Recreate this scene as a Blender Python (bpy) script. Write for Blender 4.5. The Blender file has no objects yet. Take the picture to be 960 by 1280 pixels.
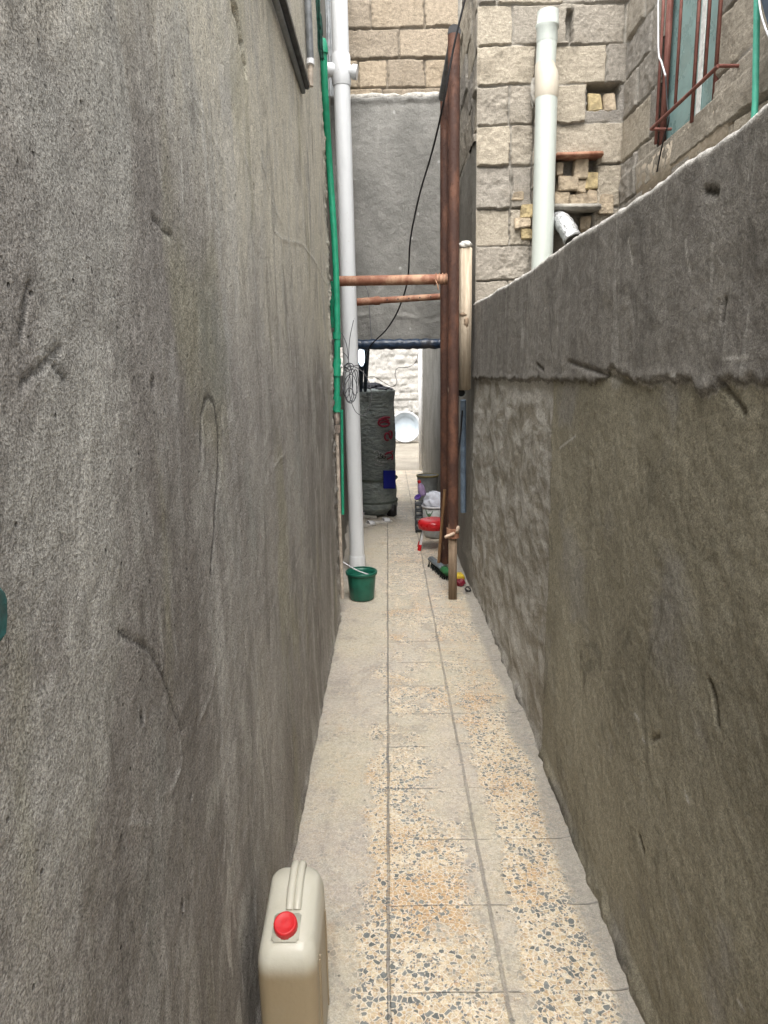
import bpy, math, random
import numpy as np
from mathutils import Vector, Matrix
R = math.radians
random.seed(7)
rng = np.random.default_rng(11)
sc = bpy.context.scene
col = sc.collection

# ---------------------------------------------------------------- camera
F, H = 850.0, 1.55
_y = np.array([4., 168., -F]); _y /= np.linalg.norm(_y)
_nx = 556.; _ny = 640 + (4*(_nx-480)+F*F)/168.
_d = np.array([_nx-480, -(_ny-640), -F]); _d /= np.linalg.norm(_d)
_z = -_d; _x = np.cross(_y, _z)
CM = np.array([_x, _y, _z])              # camera axes -> world
def P(px, py, X=None, Y=None, Z=None):   # measured photo point + one known coordinate -> place in metres
    r = CM @ np.array([px-480., -(py-640.), -F])
    t = X/r[0] if X is not None else (Y/r[1] if Y is not None else (Z-H)/r[2])
    p = r*t
    return Vector((p[0], p[1], p[2]+H))
cd = bpy.data.cameras.new('camera'); cam = bpy.data.objects.new('camera', cd); col.objects.link(cam)
m4 = Matrix([list(CM[i])+[0] for i in range(3)]+[[0, 0, 0, 1]])
cam.matrix_world = Matrix.Translation((0, 0, H)) @ m4
cd.sensor_fit = 'VERTICAL'; cd.sensor_height = 36; cd.sensor_width = 27; cd.lens = F/1280*36
cd.clip_start = .05; cd.clip_end = 1000
sc.camera = cam

# ---------------------------------------------------------------- light
w = bpy.data.worlds.new('World'); sc.world = w; w.use_nodes = True
nt = w.node_tree; nt.nodes.clear()
sky = nt.nodes.new('ShaderNodeTexSky'); sky.sky_type = 'NISHITA'; sky.sun_disc = False
SUN_EL, SUN_AZ = 60, 186                  # high veiled sun behind the camera
sky.sun_elevation = R(SUN_EL); sky.sun_rotation = R(SUN_AZ); sky.dust_density = 4; sky.air_density = 1.2; sky.ozone_density = .6
hs = nt.nodes.new('ShaderNodeHueSaturation'); hs.inputs['Saturation'].default_value = .18
bg = nt.nodes.new('ShaderNodeBackground'); bg.inputs['Strength'].default_value = .15
wo = nt.nodes.new('ShaderNodeOutputWorld')
nt.links.new(sky.outputs[0], hs.inputs['Color']); nt.links.new(hs.outputs[0], bg.inputs[0]); nt.links.new(bg.outputs[0], wo.inputs[0])
sd = bpy.data.lights.new('sun', 'SUN'); sd.energy = 1.2; sd.angle = R(35); sd.color = (1, .96, .9)
so = bpy.data.objects.new('sun', sd); col.objects.link(so)
az = R(SUN_AZ); el = R(SUN_EL)
sv = Vector((math.sin(az)*math.cos(el), math.cos(az)*math.cos(el), math.sin(el)))
so.rotation_euler = sv.to_track_quat('Z', 'Y').to_euler(); so.location = (0, -3, 9)
vs = sc.view_settings; vs.view_transform = 'Standard'; vs.look = 'None'; vs.gamma = 1; vs.exposure = 1.65
sc.cycles.max_bounces = 8; sc.cycles.diffuse_bounces = 6

# ---------------------------------------------------------------- numpy noise
_T = rng.random((256, 256))
def vn(x, y, s=0):
    x = np.asarray(x, float)+s*17.31; y = np.asarray(y, float)+s*7.77
    xi = np.floor(x).astype(int); yi = np.floor(y).astype(int); fx = x-xi; fy = y-yi
    fx = fx*fx*(3-2*fx); fy = fy*fy*(3-2*fy)
    a = _T[xi % 256, yi % 256]; b = _T[(xi+1) % 256, yi % 256]; c = _T[xi % 256, (yi+1) % 256]; d = _T[(xi+1) % 256, (yi+1) % 256]
    return ((a*(1-fx)+b*fx)*(1-fy)+(c*(1-fx)+d*fx)*fy)*2-1
def fbm(x, y, s=0, o=4, g=.5):
    r = 0; a = 1; t = 0
    for i in range(o):
        r = r+a*vn(x*2**i, y*2**i, s+i*3); t += a; a *= g
    return r/t
def sm(a, b, x):
    t = np.clip((x-a)/(b-a), 0, 1); return t*t*(3-2*t)
def polydist(U, V, pts):
    d = np.full(U.shape, 1e9)
    for (x0, y0), (x1, y1) in zip(pts[:-1], pts[1:]):
        dx, dy = x1-x0, y1-y0; L = dx*dx+dy*dy+1e-12
        t = np.clip(((U-x0)*dx+(V-y0)*dy)/L, 0, 1)
        d = np.minimum(d, np.hypot(U-x0-t*dx, V-y0-t*dy))
    return d

# ---------------------------------------------------------------- objects
def tag(o, label, cat=None, group=None, kind=None):
    if label: o['label'] = label
    if cat: o['category'] = cat
    if group: o['group'] = group
    if kind: o['kind'] = kind
    return o
def thing(name, loc, label, cat, group=None):
    o = bpy.data.objects.new(name, None); col.objects.link(o); o.empty_display_size = .1
    o.location = loc; return tag(o, label, cat, group)
def link(name, me, mat, parent=None, base=None):
    """verts are in world metres; shift them so the origin is the base (or the parent's base)"""
    o = bpy.data.objects.new(name, me); me.materials.append(mat)
    if parent is not None:
        b = Vector((0, 0, 0)); q = parent
        while q is not None: b = b+q.location; q = q.parent
        o.parent = parent
    else:
        n = len(me.vertices); co = np.empty(n*3); me.vertices.foreach_get('co', co); co = co.reshape(-1, 3)
        b = Vector(((co[:, 0].min()+co[:, 0].max())/2, (co[:, 1].min()+co[:, 1].max())/2, co[:, 2].min())) if base is None else Vector(base)
        o.location = b
    me.transform(Matrix.Translation(-b))
    col.objects.link(o)
    return o
def grid(name, P3, mat, parent=None, attrs=None, smooth=True, flip=False):
    n, m, _ = P3.shape
    idx = np.arange(n*m).reshape(n, m)
    q = np.stack([idx[:-1, :-1], idx[1:, :-1], idx[1:, 1:], idx[:-1, 1:]], -1).reshape(-1, 4)
    if flip: q = q[:, ::-1]
    me = bpy.data.meshes.new(name)
    me.vertices.add(n*m); me.vertices.foreach_set('co', P3.reshape(-1).astype(np.float32))
    me.loops.add(q.size); me.loops.foreach_set('vertex_index', q.reshape(-1).astype(np.int32))
    me.polygons.add(len(q)); me.polygons.foreach_set('loop_start', np.arange(0, q.size, 4, dtype=np.int32))
    me.polygons.foreach_set('loop_total', np.full(len(q), 4, np.int32))
    me.polygons.foreach_set('use_smooth', np.full(len(q), smooth))
    me.update(calc_edges=True)
    for k, v in (attrs or {}).items():
        a = me.attributes.new(k, 'FLOAT', 'POINT'); a.data.foreach_set('value', np.ascontiguousarray(v.reshape(-1), dtype=np.float32))
    return link(name, me, mat, parent)

class MB:
    def __init__(s): s.v = []; s.f = []; s.sm = []
    def add(s, vs_, fs, smooth=False):
        k = len(s.v); s.v += [tuple(x) for x in vs_]; s.f += [tuple(i+k for i in f) for f in fs]; s.sm += [smooth]*len(fs); return s
    def box(s, c, d, rot=None, bev=0.0, jit=0, flat=False):
        hx, hy, hz = d[0]/2, d[1]/2, d[2]/2
        import bmesh
        bm = bmesh.new(); bmesh.ops.create_cube(bm, size=1)
        for v in bm.verts: v.co = Vector((v.co.x*2*hx, v.co.y*2*hy, v.co.z*2*hz))+Vector([random.uniform(-jit, jit) for _ in range(3)])
        if bev: bmesh.ops.bevel(bm, geom=bm.edges[:], offset=min(bev, .45*min(d)), segments=2, affect='EDGES')
        M = (rot.to_4x4() if rot is not None else Matrix.Identity(4))
        bm.verts.ensure_lookup_table()
        vv = [M @ v.co+Vector(c) for v in bm.verts]; ff = [[v.index for v in f.verts] for f in bm.faces]
        bm.free(); return s.add(vv, ff, bev > 0 and not flat)
    def tube(s, pts, r, seg=12, caps=True, smooth=True):
        pts = [Vector(p) for p in pts]; n = len(pts)
        rs = r if isinstance(r, (list, tuple)) else [r]*n
        T = []
        for i in range(n):
            t = (pts[min(i+1, n-1)]-pts[max(i-1, 0)]); T.append(t.normalized())
        u = T[0].orthogonal().normalized(); vv = []; ff = []
        for i in range(n):
            u = (u-T[i]*u.dot(T[i])).normalized(); w_ = T[i].cross(u)
            for k in range(seg):
                a = 2*math.pi*k/seg; vv.append(pts[i]+(u*math.cos(a)+w_*math.sin(a))*rs[i])
        for i in range(n-1):
            for k in range(seg):
                a = i*seg+k; b = i*seg+(k+1) % seg; ff.append((a, b, b+seg, a+seg))
        s.add(vv, ff, smooth)
        if caps:
            s.add(vv[:seg], [tuple(range(seg))[::-1]]); s.add(vv[-seg:], [tuple(range(seg))])
        return s
    def lathe(s, c, prof, seg=40, axis=None, wob=None, sx=1, sy=1):
        c = Vector(c); A = axis.to_track_quat('Z', 'Y').to_matrix() if axis is not None else Matrix.Identity(3)
        vv = []; ff = []
        for j, (r, z) in enumerate(prof):
            for k in range(seg):
                a = 2*math.pi*k/seg; rr = r*(1+(wob(a, z) if wob else 0))
                vv.append(A @ Vector((rr*math.cos(a)*sx, rr*math.sin(a)*sy, z))+c)
        for j in range(len(prof)-1):
            for k in range(seg):
                a = j*seg+k; b = j*seg+(k+1) % seg; ff.append((a, b, b+seg, a+seg))
        return s.add(vv, ff, True)
    def disc(s, c, r, axis=None, seg=32):
        c = Vector(c); A = axis.to_track_quat('Z', 'Y').to_matrix() if axis is not None else Matrix.Identity(3)
        return s.add([A @ Vector((r*math.cos(2*math.pi*k/seg), r*math.sin(2*math.pi*k/seg), 0))+c for k in range(seg)], [tuple(range(seg))])
    def prism(s, pts, vec):
        n = len(pts); a = [Vector(p) for p in pts]; b = [p+Vector(vec) for p in a]
        return s.add(a+b, [tuple(range(n))[::-1], tuple(range(n, 2*n))]+[(i, (i+1) % n, (i+1) % n+n, i+n) for i in range(n)])
    def blob(s, c, d, seed=0, amp=.15, nu=24, nv=16, fr=3):
        vv = []; ff = []
        for j in range(nv+1):
            for k in range(nu):
                th = math.pi*j/nv; ph = 2*math.pi*k/nu
                n = Vector((math.sin(th)*math.cos(ph), math.sin(th)*math.sin(ph), math.cos(th)))
                q = 1+amp*float(fbm(n.x*fr+n.z*fr*.7+9, n.y*fr-n.z*fr*.5+5, seed, 3))
                vv.append(Vector((n.x*d[0]*q, n.y*d[1]*q, n.z*d[2]*q))+Vector(c))
        for j in range(nv):
            for k in range(nu):
                a = j*nu+k; b = j*nu+(k+1) % nu; ff.append((a, a+nu, b+nu, b))
        return s.add(vv, ff, True)
    def build(s, name, mat, parent=None, base=None):
        me = bpy.data.meshes.new(name); me.from_pydata(s.v, [], s.f); me.update()
        me.polygons.foreach_set('use_smooth', s.sm); me.update()
        return link(name, me, mat, parent, base)
def spline(pts, n=8):
    pts = [Vector(p) for p in pts]; q = [pts[0]]+pts+[pts[-1]]; out = []
    for i in range(1, len(q)-2):
        for k in range(n):
            t = k/n; a, b, c, d = q[i-1], q[i], q[i+1], q[i+2]
            out.append(.5*((2*b)+(c-a)*t+(2*a-5*b+4*c-d)*t*t+(3*b-a-3*c+d)*t**3))
    return out+[pts[-1]]

# ---------------------------------------------------------------- materials
class N:
    def __init__(s, name):
        s.m = bpy.data.materials.new(name); s.m.use_nodes = True; s.t = s.m.node_tree; s.t.nodes.clear()
        s.out = s.t.nodes.new('ShaderNodeOutputMaterial'); s.b = s.t.nodes.new('ShaderNodeBsdfPrincipled')
        s.t.links.new(s.b.outputs[0], s.out.inputs[0]); s.c = s.t.nodes.new('ShaderNodeTexCoord').outputs['Object']
    def lk(s, a, b):
        if isinstance(a, (int, float)): b.default_value = a
        elif isinstance(a, tuple): b.default_value = a if len(a) == len(b.default_value) else a+(1,)
        else: s.t.links.new(a, b)
    def map(s, sc_=(1, 1, 1), rot=(0, 0, 0), loc=(0, 0, 0)):
        n = s.t.nodes.new('ShaderNodeMapping'); n.inputs['Scale'].default_value = sc_; n.inputs['Rotation'].default_value = rot; n.inputs['Location'].default_value = loc
        s.lk(s.c, n.inputs[0]); return n.outputs[0]
    def noise(s, scale, det=4, rough=.55, vec=None, dist=0):
        n = s.t.nodes.new('ShaderNodeTexNoise'); n.inputs['Scale'].default_value = scale; n.inputs['Detail'].default_value = det
        n.inputs['Roughness'].default_value = rough; n.inputs['Distortion'].default_value = dist; s.lk(vec or s.c, n.inputs['Vector']); return n.outputs['Fac']
    def vor(s, scale, feat='F1', vec=None, out='Distance', rnd=1):
        n = s.t.nodes.new('ShaderNodeTexVoronoi'); n.feature = feat; n.inputs['Scale'].default_value = scale; n.inputs['Randomness'].default_value = rnd
        s.lk(vec or s.c, n.inputs['Vector']); return n.outputs[out]
    def math(s, op, a, b=0.0, c=None, clamp=False):
        n = s.t.nodes.new('ShaderNodeMath'); n.operation = op; n.use_clamp = clamp
        s.lk(a, n.inputs[0]); s.lk(b, n.inputs[1])
        if c is not None: s.lk(c, n.inputs[2])
        return n.outputs[0]
    def ss(s, x, a, b, lo=0., hi=1.):
        n = s.t.nodes.new('ShaderNodeMapRange'); n.interpolation_type = 'SMOOTHSTEP'
        s.lk(x, n.inputs[0]); n.inputs[1].default_value = a; n.inputs[2].default_value = b; n.inputs[3].default_value = lo; n.inputs[4].default_value = hi
        return n.outputs[0]
    def mix(s, f, a, b, mode='MIX'):
        n = s.t.nodes.new('ShaderNodeMix'); n.data_type = 'RGBA'; n.blend_type = mode; n.clamp_factor = True
        s.lk(f, n.inputs[0]); s.lk(a, n.inputs[6]); s.lk(b, n.inputs[7]); return n.outputs[2]
    def attr(s, name):
        n = s.t.nodes.new('ShaderNodeAttribute'); n.attribute_name = name; return n.outputs['Fac']
    def sep(s):
        n = s.t.nodes.new('ShaderNodeSeparateXYZ'); s.lk(s.c, n.inputs[0]); return n.outputs
    def bump(s, h, dist=.01, strength=1, prev=None):
        n = s.t.nodes.new('ShaderNodeBump'); n.inputs['Distance'].default_value = dist; n.inputs['Strength'].default_value = strength
        s.lk(h, n.inputs['Height'])
        if prev is not None: s.lk(prev, n.inputs['Normal'])
        return n.outputs[0]
    def fin(s, c, rough=.8, normal=None, metal=0., spec=.3):
        s.lk(c, s.b.inputs['Base Color']); s.lk(rough, s.b.inputs['Roughness']); s.lk(metal, s.b.inputs['Metallic']); s.lk(spec, s.b.inputs['Specular IOR Level'])
        if normal is not None: s.lk(normal, s.b.inputs['Normal'])
        return s.m
def simple(name, c, rough=.5, var=.25, scale=20, bmp=.002, bscale=60, metal=0., dirt=(.12, .1, .08), spec=.4):
    n = N(name); a = n.noise(scale, 5, .6); b = n.noise(scale*.23, 4, .6)
    cc = n.mix(n.ss(a, .3, .75), tuple(x*(1-var) for x in c), tuple(min(1, x*(1+var*.6)) for x in c))
    cc = n.mix(n.ss(b, .5, .8, 0, var), cc, dirt)
    return n.fin(cc, n.ss(a, .2, .8, max(.05, rough-.1), min(1, rough+.12)), n.bump(n.noise(bscale, 4), bmp), metal, spec)
def speckle(n, c, scale=260, lo=.55, hi=1.35, amt=1.0):
    g = n.noise(scale, 3, .65); f = n.ss(g, .33, .67, lo, hi)
    return n.mix(amt, c, n.t.nodes.new('ShaderNodeCombineColor').outputs[0], 'MULTIPLY') if False else mul(n, c, f), g
def mul(n, c, f):
    v = n.t.nodes.new('ShaderNodeVectorMath'); v.operation = 'SCALE'; n.lk(c, v.inputs[0]); n.lk(f, v.inputs['Scale']); return v.outputs[0]

# plaster: sandy cement render with trowel drags, washes and pits
def plaster_left():
    n = N('sandy grey cement render')
    z = n.attr('up'); mark = n.attr('mark'); lite = n.attr('lite')
    big = n.noise(1.1, 6, .62, n.map((1, 1, .6)), .7)
    cloud = n.noise(2.6, 6, .62, n.map((1, 1.2, .55), rot=(R(-14), 0, 0), loc=(3, 1, 7)), 1.1)
    drag = n.noise(3.2, 6, .64, n.map((1, 1.7, .6), rot=(R(-26), 0, 0)), 1.0)
    arc = n.noise(5.5, 5, .6, n.map((1, 2.5, .55), rot=(R(-34), 0, 0), loc=(1, 4, 2)), .7)
    drip = n.noise(4.0, 5, .62, n.map((1, 2.3, .32), loc=(2, 2, 9)), .5)
    msk = n.noise(1.7, 4, .55, n.map((1, 1, .8), loc=(8, 3, 3)))
    c = n.mix(n.ss(big, .38, .62), (.25, .23, .207), (.37, .348, .318))
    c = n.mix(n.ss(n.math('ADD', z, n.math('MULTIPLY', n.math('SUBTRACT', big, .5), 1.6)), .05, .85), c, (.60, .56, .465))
    c = n.mix(n.ss(cloud, .52, .64, 0, .75), c, (.43, .415, .375)); c = n.mix(n.ss(cloud, .34, .46, .5, 0), c, (.18, .165, .147))
    c = n.mix(n.ss(drag, .54, .66, 0, .5), c, (.45, .43, .39)); c = n.mix(n.ss(drag, .34, .44, .4, 0), c, (.17, .156, .138))
    c = n.mix(n.math('MULTIPLY', n.ss(arc, .575, .64, 0, .6), n.ss(msk, .46, .56)), c, (.55, .53, .48))
    c = n.mix(n.math('MULTIPLY', n.ss(drip, .56, .66, 0, .4), n.ss(msk, .58, .44)), c, (.47, .455, .42))
    c = n.mix(n.math('MULTIPLY', n.ss(arc, .36, .42, .3, 0), n.ss(msk, .4, .5)), c, (.19, .175, .155))
    olive = n.noise(2.3, 4, .55, n.map((1, 1.4, .5), loc=(3, 5, 2)), .4)
    c = n.mix(n.ss(olive, .56, .70, 0, .42), c, (.36, .34, .225))
    teal = n.noise(1.7, 4, .55, n.map((1, 1.2, .6), loc=(13, 5, 6)), .4); c = n.mix(n.ss(teal, .60, .72, 0, .4), c, (.26, .275, .255))
    c = n.mix(lite, c, (.58, .56, .52)); c = n.mix(mark, c, (.055, .05, .045))
    pt = n.noise(2.3, 4, .6, n.map((1, 1, 1), loc=(7, 1, 4)))
    g1 = n.noise(330, 3, .7); g2 = n.noise(95, 4, .65); coarse = n.ss(pt, .42, .62, .35, 1)
    c = mul(n, c, n.ss(g1, .33, .67, .60, 1.38)); gp = n.noise(170, 2, .5)
    c = mul(n, c, n.math('ADD', 1.0, n.math('MULTIPLY', n.ss(gp, .30, .42, -.55, 0), coarse))); c = mul(n, c, n.ss(g2, .3, .62, .82, 1.10))
    hole = n.vor(26, 'F1', n.map((1, 1, 1), loc=(2, 2, 2))); c = mul(n, c, n.ss(hole, .045, .085, .42, 1)); hb = n.ss(hole, .03, .09)
    b = n.bump(g1, .0035, 1); b = n.bump(g2, .003, .7, b); b = n.bump(gp, .003, .8, b); b = n.bump(drag, .012, .5, b); b = n.bump(arc, .014, .7, b); b = n.bump(cloud, .014, .6, b); b = n.bump(hb, .004, 1, b)
    return n.fin(c, .92, b, 0, .2)
def plaster_right():
    n = N('damp brown cement render in two coats')
    up = n.attr('upper'); pa = n.attr('patch'); lite = n.attr('lite'); mark = n.attr('mark')
    w1 = n.math('MULTIPLY', n.math('SUBTRACT', n.noise(26, 5, .65), .5), .03)
    upm = n.ss(n.math('ADD', up, w1), -.001, .0015); pam = n.ss(n.math('ADD', pa, w1), -.006, .008)
    big = n.noise(1.5, 5, .6); streak = n.noise(4.2, 6, .64, n.map((1, 1.9, .42)), .6); drip = n.noise(6, 4, .6, n.map((1, 3.0, .3), loc=(4, 4, 1)), .3); blot = n.noise(3.1, 6, .66, n.map((1, 1.2, .9), loc=(6, 1, 8)), 1.0); drag = n.noise(4, 6, .64, n.map((1, .8, 2.2), rot=(R(38), 0, 0)), 1.0)
    lo = n.mix(n.ss(big, .36, .64), (.215, .198, .150), (.305, .283, .218)); lo = n.mix(n.ss(streak, .5, .75, 0, .6), lo, (.185, .17, .13))
    gry = n.noise(2.6, 4, .55, n.map((1, 1, 1), loc=(4, 8, 1))); lo = n.mix(n.ss(gry, .54, .66, 0, .6), lo, (.25, .24, .225))
    hi = n.mix(n.ss(streak, .3, .7), (.165, .155, .143), (.245, .233, .214)); hi = n.mix(n.ss(big, .55, .75, 0, .5), hi, (.155, .148, .135))
    pp = n.mix(n.ss(drag, .38, .62), (.245, .225, .185), (.42, .405, .37)); pp = n.mix(n.ss(streak, .55, .7, 0, .35), pp, (.27, .24, .17))
    lo = n.mix(n.ss(blot, .54, .70, 0, .45), lo, (.33, .315, .26)); lo = n.mix(n.ss(blot, .33, .44, .6, 0), lo, (.12, .112, .085)); hi = n.mix(n.ss(drip, .60, .66, 0, .5), hi, (.36, .35, .33)); hi = n.mix(n.ss(blot, .34, .44, .5, 0), hi, (.11, .104, .095)); pp = n.mix(n.ss(blot, .56, .70, 0, .5), pp, (.48, .465, .43)); c = n.mix(pam, lo, pp); c = n.mix(upm, c, hi); c = n.mix(lite, c, (.50, .485, .455)); c = n.mix(mark, c, (.035, .032, .028))
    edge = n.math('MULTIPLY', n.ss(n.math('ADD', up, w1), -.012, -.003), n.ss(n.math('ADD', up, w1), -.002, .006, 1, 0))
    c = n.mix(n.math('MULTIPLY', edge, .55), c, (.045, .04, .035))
    g1 = n.noise(300, 3, .7); g2 = n.noise(80, 4, .65)
    c = mul(n, c, n.ss(g1, .3, .7, .66, 1.32)); c = mul(n, c, n.ss(g2, .3, .66, .78, 1.16))
    b = n.bump(g1, .0025, 1); b = n.bump(g2, .004, .8, b); b = n.bump(n.math('MULTIPLY', drag, pam), .010, .6, b); b = n.bump(n.noise(22, 4), .005, .6, b); b = n.bump(blot, .012, .6, b)
    return n.fin(c, .93, b, 0, .2)
def plaster_plain(name, a, b_, streaks=.4, g=1.0):
    n = N(name)
    big = n.noise(2.2, 5, .6); st = n.noise(5, 5, .6, n.map((2, 2, .35)))
    c = n.mix(n.ss(big, .35, .65), a, b_); c = n.mix(n.ss(st, .55, .75, 0, streaks), c, tuple(min(1, x*1.5) for x in b_))
    sp = n.vor(6.5, 'F1', n.map((1, 1, .8))); c = n.mix(n.ss(sp, .05, .09, .55*min(1, streaks*2), 0), c, (.5, .5, .48))
    g1 = n.noise(170, 4, .7); c = mul(n, c, n.ss(g1, .3, .7, 1-.2*g, 1+.2*g))
    h = n.noise(14, 6, .65)
    return n.fin(c, .9, n.bump(h, .02, .8, n.bump(g1, .004)), 0, .2)
def block_mat(name, a, b_, mortar, stain=(.19, .15, .10)):
    n = N(name); t = n.attr('tint'); j = n.attr('joint')
    c = n.mix(t, a, b_); big = n.noise(5, 5, .6); c = n.mix(n.ss(big, .5, .75, 0, .4), c, stain)
    cr = n.noise(38, 5, .7); c = mul(n, c, n.ss(cr, .3, .7, .80, 1.15))
    lines = n.noise(30, 3, .6, n.map((.5, .5, 5))); c = mul(n, c, n.ss(lines, .35, .65, .92, 1.07))
    wn = n.noise(28, 4, .6); c = n.mix(n.math('MULTIPLY', j, n.ss(wn, .3, .5, .5, 1)), c, mortar)
    g = n.noise(230, 3, .7); c = mul(n, c, n.ss(g, .3, .7, .78, 1.2))
    return n.fin(c, .93, n.bump(g, .003, 1, n.bump(cr, .012, .9)), 0, .15)
def rust_mat(name, base=(.052, .024, .017), hi=(.125, .056, .034), pale=(.50, .40, .30), f=.25):
    n = N(name); a = n.noise(9, 6, .65, n.map((1, 1, .5))); b = n.noise(45, 5, .7); p = n.noise(7, 5, .6, n.map((1.5, 1.5, .6), loc=(3, 2, 6)))
    c = n.mix(n.ss(a, .42, .68), base, hi); c = n.mix(n.ss(b, .58, .7, 0, .8), c, tuple(x*.45 for x in base)); c = n.mix(n.ss(p, .66, .74, 0, f*2), c, pale)
    return n.fin(c, n.ss(b, .3, .7, .5, .85), n.bump(b, .003, .9), 0, .35)
def wood_mat(name, a, b_):
    n = N(name); g = n.noise(60, 5, .65, n.map((1, 1, .06)), .5); d = n.noise(9, 4)
    c = n.mix(n.ss(g, .35, .65), a, b_); c = n.mix(n.ss(d, .55, .75, 0, .5), c, tuple(x*.5 for x in a)); return n.fin(c, .85, n.bump(g, .003), 0, .2)
def pvc_mat(name, c0=(.64, .655, .665)):
    n = N(name); a = n.noise(12, 5, .6, n.map((1, 1, .3))); s = n.noise(60, 3, .6); v = n.vor(14, 'F1', n.map((1, 1, .6)))
    c = n.mix(n.ss(a, .45, .8, 0, .5), c0, tuple(x*.72 for x in c0)); c = n.mix(n.ss(v, .03, .075, .5, 0), c, (.32, .31, .30)); c = n.mix(n.ss(s, .66, .74, 0, .4), c, (.4, .38, .33))
    return n.fin(c, .38, n.bump(s, .0008), 0, .45)

def floor_mat():
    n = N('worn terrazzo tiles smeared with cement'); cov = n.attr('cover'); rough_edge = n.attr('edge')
    X, Y, _ = n.sep()
    wob = n.math('MULTIPLY', n.math('SUBTRACT', n.noise(6, 3), .5), .012)
    Xw = n.math('ADD', X, wob); Yw = n.math('ADD', Y, wob)
    # joints (object origin is world origin)
    d1 = n.math('ABSOLUTE', n.math('ADD', Xw, .022)); d2 = n.math('ABSOLUTE', n.math('SUBTRACT', Xw, .279))
    fy = n.math('ABSOLUTE', n.math('SUBTRACT', n.math('FRACT', n.math('DIVIDE', n.math('SUBTRACT', Yw, 1.476-.1475), .295)), .5))
    d3 = n.math('MULTIPLY', fy, .295)
    j1 = n.ss(d1, .0025, .006, 1, 0); j2 = n.ss(d2, .002, .008, 1, 0); j3 = n.math('MULTIPLY', n.ss(d3, .001, .0045, 1, 0), n.ss(n.noise(4, 3), .38, .55))
    j3 = n.math('MULTIPLY', j3, n.ss(X, -.03, -.01))
    jj = n.math('MAXIMUM', n.math('MAXIMUM', j1, n.math('MULTIPLY', j2, .8)), n.math('MULTIPLY', j3, .75))
    # terrazzo: stone chips in a cream matrix, large and small
    dv = n.t.nodes.new('ShaderNodeVectorMath'); dv.operation = 'ADD'; n.lk(n.c, dv.inputs[0])
    nz = n.t.nodes.new('ShaderNodeTexNoise'); nz.inputs['Scale'].default_value = 45; n.lk(n.c, nz.inputs['Vector'])
    sc2 = n.t.nodes.new('ShaderNodeVectorMath'); sc2.operation = 'SCALE'; n.lk(nz.outputs['Color'], sc2.inputs[0]); sc2.inputs['Scale'].default_value = .014
    n.lk(sc2.outputs[0], dv.inputs[1]); V = dv.outputs[0]
    def chips(scale, thr):
        cr = n.t.nodes.new('ShaderNodeSeparateColor'); n.lk(n.vor(scale, 'F1', V, 'Color'), cr.inputs[0])
        e = n.vor(scale, 'DISTANCE_TO_EDGE', V); return cr.outputs[0], cr.outputs[1], e
    r1, r1b, e1 = chips(68, 0); r2, r2b, e2 = chips(125, 0)
    clump = n.noise(9, 3, .6)
    base = n.mix(n.ss(n.noise(5, 4), .35, .65), (.54, .40, .225), (.58, .475, .32))
    cream = n.mix(r1b, base, (.72, .62, .45)); cream = n.mix(n.ss(r2, .0, 1.), cream, n.mix(r2b, (.40, .28, .17), (.68, .60, .47)))
    og = n.noise(3.4, 5, .65, n.map((1, 1, 1), loc=(2.3, .4, 1))); cream = n.mix(n.ss(og, .48, .66, 0, .7), cream, (.50, .31, .145))
    vein = n.noise(7, 6, .6, None, 2.2); cream = n.mix(n.ss(n.math('ABSOLUTE', n.math('SUBTRACT', vein, .5)), .0, .012, .55, 0), cream, (.36, .17, .10))
    edge1 = n.ss(e1, .03, .10, 1, 0); cream = n.mix(n.math('MULTIPLY', edge1, .7), cream, (.72, .69, .61))
    dark1 = n.math('MULTIPLY', n.ss(n.math('ADD', r1, n.math('MULTIPLY', n.math('SUBTRACT', clump, .5), 1.0)), .74, .76), n.ss(e1, .08, .13))
    dark2 = n.math('MULTIPLY', n.ss(n.math('ADD', r2, n.math('MULTIPLY', n.math('SUBTRACT', clump, .5), 1.0)), .78, .80), n.ss(e2, .10, .16))
    gcol = n.mix(r1b, (.115, .125, .125), (.25, .265, .255))
    tz = n.mix(dark1, cream, gcol); tz = n.mix(dark2, tz, (.20, .205, .20))
    # cement film
    c1 = n.noise(7, 6, .68, None, .3); c2 = n.noise(30, 5, .7)
    cf = n.math('ADD', cov, n.math('ADD', n.math('MULTIPLY', n.math('SUBTRACT', c1, .5), 2.6), n.math('MULTIPLY', n.math('SUBTRACT', c2, .5), 1.5)))
    cm = n.ss(cf, .22, .72); cmh = n.math('MULTIPLY', cm, n.ss(n.noise(16, 5, .6), .3, .62, .62, .93))
    tone = n.noise(2.4, 5, .6, n.map((1, .6, 1), loc=(9, 2, 0)))
    cem = n.mix(n.ss(tone, .38, .62), (.50, .45, .35), (.455, .405, .35)); cem = n.mix(n.ss(c1, .45, .7, 0, .7), cem, (.52, .485, .41)); cem = n.mix(n.ss(n.noise(3.5, 6, .7, n.map((1, .7, 1), loc=(1, 8, 2)), 1.2), .52, .64, 0, .55), cem, (.30, .275, .24))
    cem = n.mix(n.ss(n.noise(4.5, 5, .65, n.map((1, .5, 1), loc=(5, 5, 5))), .60, .72, 0, .55), cem, (.37, .265, .175))
    cem = n.mix(n.ss(c2, .58, .72, 0, .35), cem, (.26, .24, .215))
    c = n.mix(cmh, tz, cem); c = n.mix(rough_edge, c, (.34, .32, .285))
    c = n.mix(n.math('MULTIPLY', jj, n.ss(n.noise(3, 4, .6), .3, .6, .35, .75)), c, (.17, .162, .155))
    sp = n.vor(9, 'F1', n.map((1, 1, 1), loc=(1, 2, 0))); c = n.mix(n.ss(sp, .03, .05, .7, 0), c, (.09, .08, .07))
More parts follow.
